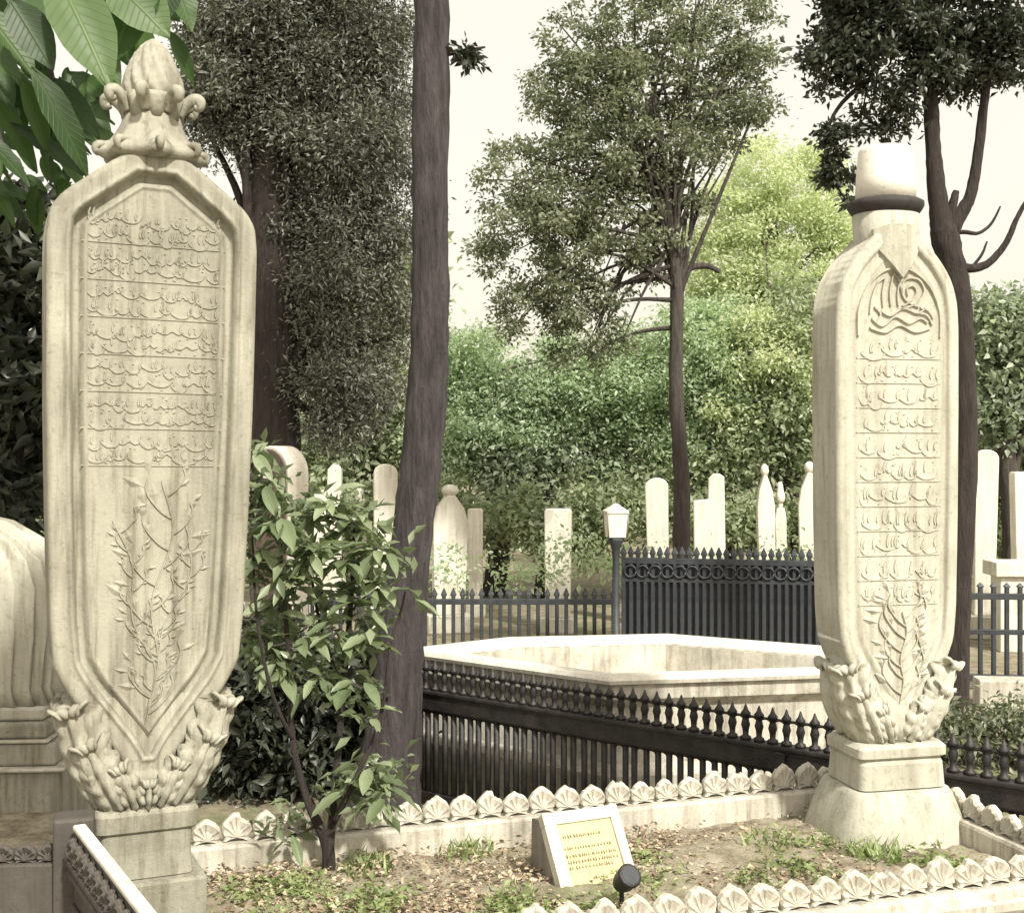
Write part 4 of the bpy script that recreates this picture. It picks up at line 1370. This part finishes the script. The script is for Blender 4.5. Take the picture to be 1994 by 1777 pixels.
# ------------------------------------------------------------------ trees
def tree(name, label, trunk_pts, radii, blobs, nleaf, lsize, lmat, bmat, seed, clump, clumps=60, branches=10, group=None, aspect=0.5, up=0.45, squash=0.7, extra=None, bstart=0.45, brad=0.3):
    base = Vector(trunk_pts[0])
    root = thing(name, label, 'tree', base, 0, group)
    loc = [Vector(p) - base for p in trunk_pts]
    mb = MB()
    mb.tube(loc, radii, 12, seed, 0.16, 7)
    mb.build('trunk', bmat, root)
    if extra:
        for pts, rr_ in extra:
            MB().tube([Vector(p) - base for p in pts], rr_, 8, seed + 1, 0.15, 6).build('limb', bmat, root)
    rg = random.Random(seed)
    if branches:
        mb = MB()
        sp, sr = spline(loc, radii, 7)
        for k in range(branches):
            i = int(len(sp) * rg.uniform(bstart, 0.98)); i = min(i, len(sp) - 1)
            bl = rg.choice(blobs)
            tip = Vector(bl[0]) - base + Vector([rg.uniform(-0.7, 0.7) * q for q in bl[1]])
            p0 = sp[i]
            mid = p0.lerp(tip, 0.5) + Vector((rg.uniform(-.1, .1), rg.uniform(-.1, .1), rg.uniform(0, .25))) * (tip - p0).length * 0.6
            mb.tube([p0, mid, tip], [sr[i] * brad + 0.006, sr[i] * brad * 0.6 + 0.004, 0.004], 6, seed + k, 0.1, 5)
        mb.build('branches', bmat, root)
    if nleaf:
        leaf_cloud('crown', blobs, nleaf, lsize, lmat, root, seed, clump, aspect, up, clumps, squash, origin=base)
    return root


def B(px, py, d, rx, ry, rd=None, w=None):
    """ellipsoid blob: photo centre, radii in photo pixels"""
    c = P(px, py, d)
    s = d / FPX
    r = (rx * s, (rd or (rx + ry) / 2 * s), ry * s)
    return (tuple(c), r) if w is None else (tuple(c), r, w)


def gp(px, d):
    p = P(px, 870, d); p.z = GROUND
    return p


# leaning main trunk
d = 6.5
tree('leaning_tree', 'big purple brown tree trunk leaning right, in the middle left of the picture',
     [gp(735, d) + Vector((0, 0, -0.05)), P(758, 1480, d), P(776, 1300, d), P(796, 1100, d), P(822, 880, d), P(836, 700, d), P(838, 520, d), P(838, 250, d), P(842, 0, d), P(846, -300, d), P(850, -560, d)],
     [0.26, 0.165, 0.13, 0.114, 0.108, 0.104, 0.102, 0.098, 0.095, 0.08, 0.06],
     [B(850, -560, d, 260, 120), B(640, -500, d, 150, 90)], 6000, 0.07, M['leaf_dark'], M['bark_purple'], 21, 0.3, 70, 10, bstart=0.8,
     extra=[([P(848, 108, d), P(900, 100, d), P(945, 92, d)], [0.02, 0.012, 0.005])])
leaf_cloud('crown', [B(915, 112, d, 26, 18), B(905, 105, d, 18, 14)], 170, 0.05, M['leaf_dark'], bpy.data.objects['leaning_tree'], 5, 0.05, clumps=8, origin=bpy.data.objects['leaning_tree'].location)

# big dark conifer behind the tall stone
d = 9.6
tree('conifer', 'huge dark conifer with drooping foliage behind the tall left tombstone',
     [gp(540, d), P(538, 1000, d), P(532, 700, d), P(528, 400, d), P(535, 100, d), P(545, -300, d)],
     [0.24, 0.20, 0.185, 0.175, 0.16, 0.12],
     [B(600, 60, d, 190, 150), B(700, 230, d, 100, 160), B(480, 130, d, 110, 180), B(660, 420, d, 120, 130), B(690, 600, d, 100, 120), B(640, 720, d, 90, 100), B(720, 750, d, 65, 80), B(610, 560, d, 60, 120), B(600, 250, d, 120, 140),
      B(420, 60, d, 90, 130), B(760, 60, d, 60, 70), B(600, -150, d, 260, 130), B(650, 820, d, 90, 40), B(775, 350, d, 40, 60), B(770, 470, d, 40, 60), B(770, 640, d, 30, 80), B(390, 230, d, 50, 70)],
     190000, 0.044, M['leaf_conifer'], M['bark_dark'], 33, 0.17, 480, 40, aspect=0.34, up=0.3, squash=0.9, bstart=0.3)

# slender tree in the middle
d = 11.5
tree('slender_tree', 'slender tree with a loose grey green crown in the middle',
     [gp(1322, d), P(1324, 1150, d), P(1328, 950, d), P(1316, 750, d), P(1318, 560, d), P(1306, 420, d), P(1290, 300, d), P(1270, 150, d)],
     [0.105, 0.088, 0.078, 0.066, 0.062, 0.052, 0.04, 0.02],
     [B(1280, 90, d, 130, 110), B(1180, 180, d, 130, 110), B(1400, 140, d, 80, 110), B(1080, 290, d, 110, 90), B(1240, 300, d, 170, 120), B(1030, 420, d, 90, 100), B(1140, 440, d, 140, 120), B(1050, 550, d, 90, 80), B(1150, 590, d, 90, 70), B(1400, 260, d, 70, 90), B(1110, 660, d, 70, 60), B(1010, 620, d, 60, 60), B(960, 470, d, 45, 60), B(1180, 690, d, 50, 40), B(1360, 380, d, 50, 50), B(1270, 480, d, 60, 90), B(1130, 90, d, 90, 80), B(1440, 60, d, 80, 80), B(1470, 170, d, 50, 90), B(1080, 190, d, 70, 60), B(1300, -30, d, 160, 60), B(970, 330, d, 50, 50)],
     56000, 0.048, M['leaf_mid'], M['bark_grey'], 44, 0.11, 560, 66, bstart=0.5,
     extra=[([P(1320, 545, d), P(1345, 522, d), P(1378, 518, d), P(1402, 530, d)], [0.05, 0.032, 0.028, 0.02])])

# forked tree on the right
d = 8.4
tree('forked_tree', 'dark forked tree rising behind the pale right tombstone',
     [gp(1862, d), P(1862, 1350, d), P(1868, 1150, d), P(1882, 900, d), P(1878, 700, d), P(1864, 560, d), P(1842, 470, d), P(1828, 400, d), P(1818, 300, d), P(1812, 190, d), P(1800, 60, d), P(1790, -120, d)],
     [0.10, 0.085, 0.08, 0.075, 0.07, 0.085, 0.095, 0.065, 0.052, 0.05, 0.04, 0.02],
     [B(1720, 60, d, 130, 90), B(1640, 120, d, 80, 60), B(1880, 60, d, 120, 90), B(1960, 110, d, 80, 60), B(1780, 150, d, 90, 50), B(1690, -60, d, 150, 80), B(1900, -80, d, 160, 90), B(1890, 150, d, 40, 40), B(1720, 215, d, 70, 24), B(1750, 240, d, 40, 22)],
     26000, 0.052, M['leaf_dark'], M['bark_dark'], 55, 0.11, 210, 22, bstart=0.85,
     extra=[([P(1842, 470, d), P(1868, 420, d), P(1888, 385, d), P(1902, 320, d), P(1914, 220, d), P(1924, 130, d), P(1930, 20, d)], [0.06, 0.05, 0.042, 0.036, 0.032, 0.028, 0.02]),
            ([P(1848, 430, d), P(1856, 395, d), P(1862, 372, d)], [0.04, 0.03, 0.022]),
            ([P(1866, 520, d), P(1895, 522, d), P(1925, 512, d), P(1958, 475, d), P(1978, 430, d), P(1996, 395, d)], [0.04, 0.03, 0.027, 0.022, 0.018, 0.014]),
            ([P(1850, 452, d), P(1880, 452, d), P(1905, 454, d), P(1930, 436, d), P(1948, 402, d)], [0.02, 0.015, 0.012, 0.01, 0.006]),
            ([P(1895, 518, d), P(1912, 495, d), P(1922, 470, d)], [0.012, 0.01, 0.006])])
fk = bpy.data.objects['forked_tree']
leaf_cloud('crown', [B(1614, 265, d, 16, 34), B(1620, 320, d, 18, 30), B(1632, 350, d, 22, 14), B(1655, 395, d, 10, 18), B(1650, 255, d, 24, 16), B(1665, 340, d, 16, 8), B(1690, 398, d, 12, 8)], 1500, 0.05, M['leaf_dark'], fk, 8, 0.045, clumps=40, origin=fk.location)
MB().tube([P(1700, 150, d) - fk.location, P(1640, 200, d) - fk.location, P(1612, 260, d) - fk.location, P(1625, 350, d) - fk.location, P(1655, 400, d) - fk.location], [0.02, 0.014, 0.01, 0.008, 0.005], 6).build('limb', M['bark_dark'], fk)

# background trees
bgs = [
    ('yellow green tree behind the slender one, upper right of centre', 1470, 17, [B(1500, 370, 17, 120, 100), B(1430, 460, 17, 110, 110), B(1580, 470, 17, 110, 110), B(1520, 580, 17, 130, 130), B(1620, 360, 17, 60, 60), B(1420, 590, 17, 100, 90), B(1580, 680, 17, 80, 90), B(1470, 690, 15.4, 100, 80), B(1545, 790, 15.3, 70, 70), B(1440, 800, 15.3, 70, 50)], 66000, 0.06, 'leaf_yellow', 0.21),
    ('pale green tree filling the middle behind the slender trunk', 1400, 15.8, [B(1380, 690, 15.8, 120, 110), B(1280, 740, 15.8, 110, 120), B(1480, 800, 15.8, 110, 100), B(1380, 880, 15.8, 140, 70)], 52000, 0.062, 'leaf_pale', 0.21),
    ('light green tree right behind the leaning trunk', 960, 16.2, [B(930, 720, 16.2, 100, 105), B(1010, 800, 16.2, 120, 110), B(900, 850, 16.2, 100, 90), B(1120, 760, 16.2, 120, 120), B(1180, 860, 16.2, 110, 90), B(1220, 740, 16.2, 80, 90)], 52000, 0.062, 'leaf_pale', 0.21),
    ('blue green bushy tree low in the middle distance', 1060, 16, [B(1040, 770, 16, 80, 60), B(950, 880, 16, 80, 60), B(1010, 930, 16, 90, 60), B(1110, 900, 16, 80, 60), B(1200, 890, 16, 60, 50)], 8000, 0.09, 'leaf_blue', 0.22),
    ('darker green tree left of the pale tombstone', 1530, 15.5, [B(1540, 640, 15.5, 60, 110), B(1530, 790, 15.5, 70, 110), B(1450, 880, 15.5, 80, 60), B(1560, 900, 15.5, 60, 70), B(1350, 910, 15.5, 70, 50)], 11000, 0.09, 'leaf_far', 0.26),
    ('light green tree at the right edge beyond the forked trunk', 1960, 14, [B(1950, 640, 14, 60, 70), B(1990, 730, 14, 80, 90), B(1930, 800, 14, 50, 80), B(2060, 660, 14, 90, 110)], 15000, 0.10, 'leaf_blue', 0.25),
    ('dark green tree low at the right edge above the far tombstones', 1990, 15, [B(1960, 880, 15, 60, 70), B(2030, 860, 15, 80, 80), B(1950, 990, 15, 40, 60)], 8000, 0.10, 'leaf_far', 0.25),
    ('dim green tree behind the conifer, left of the leaning trunk', 700, 17, [B(740, 560, 17, 90, 120), B(700, 760, 17, 110, 120), B(620, 900, 17, 120, 80), B(770, 860, 17, 70, 90)], 14000, 0.12, 'leaf_far', 0.4),
]
for i, (lab, px, d, bl, n, ls, mt, cl) in enumerate(bgs):
    cx = bl[0][0]
    top = Vector(cx)
    g = gp(px, d)
    tree('background_tree', lab, [g, Vector((g.x + 0.1, d, 0.5)), Vector(((g.x + top.x) / 2, d, (top.z) * 0.6)), top], [0.16, 0.14, 0.1, 0.04], bl, n, ls, M[mt], M['bark_grey'], 100 + i, cl, 330, 18, 'trees beyond the far tombstones')

# undergrowth behind the far stones
ug = leaf_cloud('undergrowth', [B(540 + 115 * i, 1010 + 25 * math.sin(i * 1.7), 15.2, 90, 70) for i in range(14)], 26000, 0.10, M['leaf_far'], None, 91, 0.3, clumps=170, stuff=True)
ug['label'] = 'mixed green undergrowth behind the far tombstones'; ug['category'] = 'undergrowth'
ug2 = leaf_cloud('undergrowth', [B(880 + 130 * i, 1100 + 20 * math.sin(i * 2.1), 12.2, 70, 40) for i in range(6)], 1800, 0.06, M['leaf_pale'], None, 92, 0.2, clumps=60, stuff=True)
ug2['label'] = 'pale low plants between the far tombstones and the low fence'; ug2['category'] = 'undergrowth'

dw = leaf_cloud('distant_wood', [((-17 + 2.1 * i, 25 + 1.5 * math.sin(i * 2.3), 0.9 + 0.5 * math.sin(i * 1.3)), (1.5, 1.2, 1.5 + 0.4 * math.sin(i * 1.9)), 1) for i in range(17)], 42000, 0.13, M['leaf_far'], None, 95, 0.4, clumps=260, stuff=True)
dw['label'] = 'distant belt of green trees closing the cemetery'; dw['category'] = 'wood'

# dark shrubbery at the left edge
d = 6.0
tree('dark_evergreen', 'dark leafy evergreen at the left edge behind the tall tombstone',
     [gp(20, d), P(25, 1100, d), P(35, 800, d), P(30, 500, d)], [0.06, 0.05, 0.04, 0.02],
     [B(30, 560, d, 70, 110), B(40, 760, d, 80, 130), B(30, 960, d, 80, 110), B(-60, 700, d, 90, 300), B(60, 480, d, 50, 50), B(20, 400, d, 60, 30)], 6500, 0.12, M['leaf_dark'], M['bark_dark'], 61, 0.2, 80, 14, aspect=0.42)
d = 7.0
tree('dark_evergreen', 'dark bush behind the shrub and black railing, right of the tall tombstone',
     [gp(560, d), P(565, 1350, d), P(570, 1200, d)], [0.05, 0.04, 0.02],
     [B(520, 1330, d, 80, 120), B(640, 1330, d, 90, 110), B(560, 1450, d, 110, 90), B(470, 1460, d, 60, 90), B(690, 1440, d, 50, 80)], 9000, 0.09, M['leaf_dark'], M['bark_dark'], 62, 0.18, 80, 8, aspect=0.42)


# ------------------------------------------------------------------ big-leaved plants, leaf by leaf
def big_leaf_mesh(mat, seed):
    """lanceolate leaf, length 1 along +x, folded at the midrib, arching, wavy edge"""
    rr = random.Random(seed)
    vs, fs = [], []
    nv = 9
    arch_ = rr.uniform(0.10, 0.24); fold = rr.uniform(0.12, 0.3); wav = rr.uniform(0.01, 0.025)
    for j in range(nv):
        s = j / (nv - 1)
        w = 0.5 * (math.sin(math.pi * s ** 0.85)) ** 0.8 if 0 < s < 1 else 0.012
        x = s
        z = arch_ * (0.25 - (s - 0.5) ** 2) - 0.25 * arch_ * s
        for c in (-1, -0.5, 0, 0.5, 1):
            vs.append((x, c * w * 0.34, z + abs(c) * w * fold * 0.6 + wav * math.sin(s * 19 + c * 2) * abs(c)))
    for j in range(nv - 1):
        for i in range(4):
            a = j * 5 + i
            fs.append((a, a + 5, a + 6, a + 1))
    return mk_mesh('leaf', vs, fs, mat, True)


def place_leaf(me, parent, origin, base, tip, width, facing, jitter=0.0, rr=RND):
    """leaf from base to tip, face turned towards `facing`"""
    b = Vector(base); t = Vector(tip)
    x = (t - b); L = x.length; x.normalize()
    z = Vector(facing) - x * Vector(facing).dot(x)
    if z.length < 1e-4:
        z = Vector((0, 0, 1)) - x * x.z
    z.normalize()
    if jitter:
        z = (z + Vector((rr.gauss(0, jitter), rr.gauss(0, jitter), rr.gauss(0, jitter)))); z -= x * z.dot(x); z.normalize()
    y = z.cross(x)
    o = bpy.data.objects.new('leaf', me)
    COL.objects.link(o)
    o.parent = parent
    m = Matrix((x, y, z)).transposed().to_4x4()
    o.matrix_basis = Matrix.Translation(b - Vector(origin)) @ m @ Matrix.Diagonal((L, width / 0.34, L, 1))
    return o


def loquat_branch():
    d = 4.2
    base = Vector((-2.45, 4.6, GROUND))
    root = thing('loquat_tree', 'bright green large leaved branch hanging in from the upper left', 'tree', base)
    ms = [big_leaf_mesh(M['leaf_near'], 400 + i) for i in range(5)]
    L_ = lambda p: Vector(p) - base
    MB().tube([(0, 0, 0), (0.05, 0, 1.2), (0.0, -0.1, 2.4), L_(P(-80, -120, d)), L_(P(60, -160, d))], [0.09, 0.08, 0.06, 0.045, 0.03], 10).build('trunk', M['bark_dark'], root)
    tw = [[P(-80, -120, d), P(40, 10, d), P(90, 110, d), P(110, 190, d)], [P(60, -160, d), P(160, -60, d), P(220, 20, d)], [P(60, -160, d), P(250, -110, d), P(340, -40, d)], [P(-80, -120, d), P(-40, 120, d), P(-10, 240, d), P(20, 330, d)]]
    for t in tw:
        MB().tube([L_(p) for p in t], [0.02] + [0.012] * (len(t) - 2) + [0.006], 6).build('twig', M['bark_grey'], root)
    # (base px, tip px, width px, depth)
    spec = [((110, -50), (215, 168), 120, 2.35), ((215, -40), (330, 70), 110, 2.45), ((300, -60), (215, 120), 105, 2.5), ((20, 0), (105, 135), 80, 2.3), ((-40, 10), (70, 150), 70, 2.45),
            ((60, -60), (130, 70), 95, 2.55), ((-60, 80), (40, 150), 60, 2.4), ((60, 130), (175, 345), 62, 2.3), ((95, 150), (195, 270), 52, 2.45), ((40, 150), (95, 300), 48, 2.4), ((20, 240), (165, 340), 44, 2.5),
            ((-20, 190), (75, 335), 46, 2.55), ((-40, 260), (60, 360), 44, 2.4), ((105, 190), (225, 240), 38, 2.6), ((150, -80), (160, 110), 85, 2.65), ((-60, -40), (20, 110), 85, 2.6), ((250, 0), (300, 150), 55, 2.75),
            ((340, -50), (300, 60), 60, 2.6), ((95, 40), (60, 165), 46, 2.6), ((330, 60), (378, 165), 34, 3.1), ((-60, 300), (30, 440), 46, 2.8), ((0, 130), (20, 230), 40, 2.7), ((70, 240), (150, 300), 30, 2.8)]
    for i, (b, t, w, dd) in enumerate(spec):
        dd += 1.75
        pb, pt_ = P(b[0], b[1], dd), P(t[0], t[1], dd + RND.uniform(-0.15, 0.15))
        place_leaf(ms[i % 5], root, base, pb, pt_, w * dd / FPX, (0.25 + RND.uniform(-.3, .3), -0.8, 0.45), 0.12)
    for bx, by, tx, ty, w, dd in [(90, -60, 150, 60, 80, 4.7), (180, -60, 260, 60, 85, 4.8), (260, -50, 350, 40, 80, 4.9), (330, -60, 375, 60, 60, 4.8), (0, -40, 60, 70, 80, 4.8), (-40, -20, 20, 70, 70, 4.7), (130, -50, 120, 60, 70, 5.0),
                                  (230, 20, 250, 130, 60, 5.0), (300, -20, 265, 110, 60, 5.1), (160, 30, 235, 170, 60, 4.9), (-30, 60, 30, 160, 60, 4.9), (30, 20, 40, 110, 60, 5.0)]:
        place_leaf(ms[int(bx) % 5], root, base, P(bx, by, dd), P(tx, ty, dd), w * dd / FPX, (RND.uniform(-.3, .4), -0.8, 0.4), 0.15)
    for i in range(95):           # smaller, further leaves
        bx, by = RND.uniform(-60, 190), RND.uniform(120, 380)
        if bx > 150 and by > 260:
            continue
        dd = RND.uniform(4.4, 5.0)
        ln = RND.uniform(50, 110); an = RND.uniform(0.2, 1.9)
        place_leaf(ms[i % 5], root, base, P(bx, by, dd), P(bx + ln * math.cos(an), by + ln * math.sin(an), dd + RND.uniform(-.1, .1)), ln * 0.36 * dd / FPX, (RND.uniform(-.4, .5), -0.6, 0.6), 0.3)


loquat_branch()


def shrub():
    d = 4.3
    base = bed_pt(640, 1690)
    base.z = 0.13
    d = base.y
    root = thing('loquat_shrub', 'young large leaved shrub with drooping leaves growing between stone and trunk', 'shrub', base)
    ms = [big_leaf_mesh(M['leaf_shrub'], 500 + i) for i in range(6)]
    L_ = lambda p: Vector(p) - base
    stems = [([P(640, 1700, d), P(636, 1640, d), P(600, 1560, d), P(570, 1440, d), P(560, 1250, d), P(545, 1050, d)], [0.036, 0.032, 0.02, 0.016, 0.012, 0.006]),
             ([P(640, 1660, d), P(650, 1560, d + .05), P(668, 1350, d + .1), P(685, 1150, d + .1), P(690, 1020, d + .1)], [0.026, 0.02, 0.017, 0.013, 0.006]),
             ([P(650, 1600, d), P(690, 1520, d - .05), P(740, 1400, d), P(760, 1250, d)], [0.016, 0.013, 0.010, 0.005]),
             ([P(570, 1440, d), P(530, 1350, d - .1), P(500, 1200, d - .1), P(490, 1000, d - .05)], [0.012, 0.010, 0.008, 0.004]),
             ([P(668, 1350, d + .1), P(620, 1200, d + .15), P(600, 1060, d + .2)], [0.012, 0.009, 0.005])]
    stems = [(p_, [q * 0.68 for q in r_]) for p_, r_ in stems]
    sp_all = []
    for pts, rr_ in stems:
        MB().tube([L_(p) for p in pts], rr_, 8, 3, 0.1, 5).build('stem', M['bark_dark'], root)
        sp, _ = spline(pts, rr_, 6)
        sp_all.append(sp)
    rg = random.Random(77)
    cnt = 0
    whorls = [(490, 890, d, 7), (515, 945, d - .05, 9), (480, 1010, d, 8), (545, 1020, d - .1, 11), (500, 1085, d - .05, 9), (590, 990, d + .1, 12), (640, 985, d, 13), (690, 1020, d + .1, 13), (735, 1065, d, 11), (610, 1070, d - .1, 13), (670, 1085, d - .05, 14),
              (730, 1130, d, 10), (790, 1150, d, 5), (570, 1120, d - .1, 12), (540, 1180, d, 10), (630, 1150, d + .1, 11), (695, 1170, d, 11), (505, 1240, d, 7), (590, 1230, d, 9), (655, 1230, d, 8), (720, 1240, d, 8),
              (540, 1290, d, 6), (620, 1310, d, 6), (690, 1330, d, 7), (710, 1400, d, 4), (720, 1490, d - .05, 6), (680, 1530, d - .05, 6), (750, 1540, d - .05, 6), (560, 1610, d, 3)]
    for wx, wy, wd, n in whorls:
        c = P(wx, wy, wd)
        # short twig from the nearest stem
        q = min((p for sp in sp_all for p in sp), key=lambda p: (p - c).length + max(0, p.z - c.z))
        MB().tube([L_(q), L_(q.lerp(c, 0.5)) + Vector((0, 0, -0.02)), L_(c)], [0.006, 0.005, 0.004], 5).build('twig', M['bark_grey'], root)
        for k in range(n):
            a = 2 * math.pi * (k + rg.random() * 0.7) / n
            ln = rg.uniform(0.075, 0.13)
            el = rg.uniform(-0.75, 0.55)
            dr = Vector((math.cos(a) * math.cos(el), math.sin(a) * math.cos(el), math.sin(el)))
            b = c + dr * 0.012 + Vector((rg.gauss(0, .012), rg.gauss(0, .012), rg.gauss(0, .018)))
            t = b + dr * ln + Vector((0, 0, -0.25 * ln))
            place_leaf(rg.choice(ms), root, base, b, t, ln * rg.uniform(0.34, 0.46), (rg.uniform(-.2, .2), -0.15, 1.0), 0.2, rg)
            cnt += 1
    leaf_cloud('small_foliage', [(tuple(P(wx, wy, wd + 0.05)), (0.06, 0.07, 0.05), 1) for wx, wy, wd, n in whorls if wx < 770], 1300, 0.06, M['leaf_small'], root, 71, clump=0.06, aspect=0.42, up=0.5, clumps=60, origin=base, stuff=True)
    print('shrub leaves', cnt)


shrub()




# ------------------------------------------------------------------ pieces carved on a part belong to that part
SUB = {'acanthus_leaf': 'calyx', 'inscription_line': 'slab', 'rule': 'slab', 'carved_sprig': 'slab', 'emblem': 'slab', 'arch_moulding': 'slab',
       'volute': 'finial_neck', 'headgear_top': 'headgear', 'headgear_cap': 'headgear', 'headgear_bib': 'headgear', 'text_line': 'plaque', 'lantern_frame': 'lantern_glass', 'rail_lip': 'top_rail'}
for o in list(bpy.data.objects):
    p = o.parent
    if p is None or p.parent is not None:
        continue
    want = SUB.get(o.name.split('.')[0])
    if want:
        for c in p.children:
            if c.name.split('.')[0] == want and c is not o:
                o.parent = c
                break
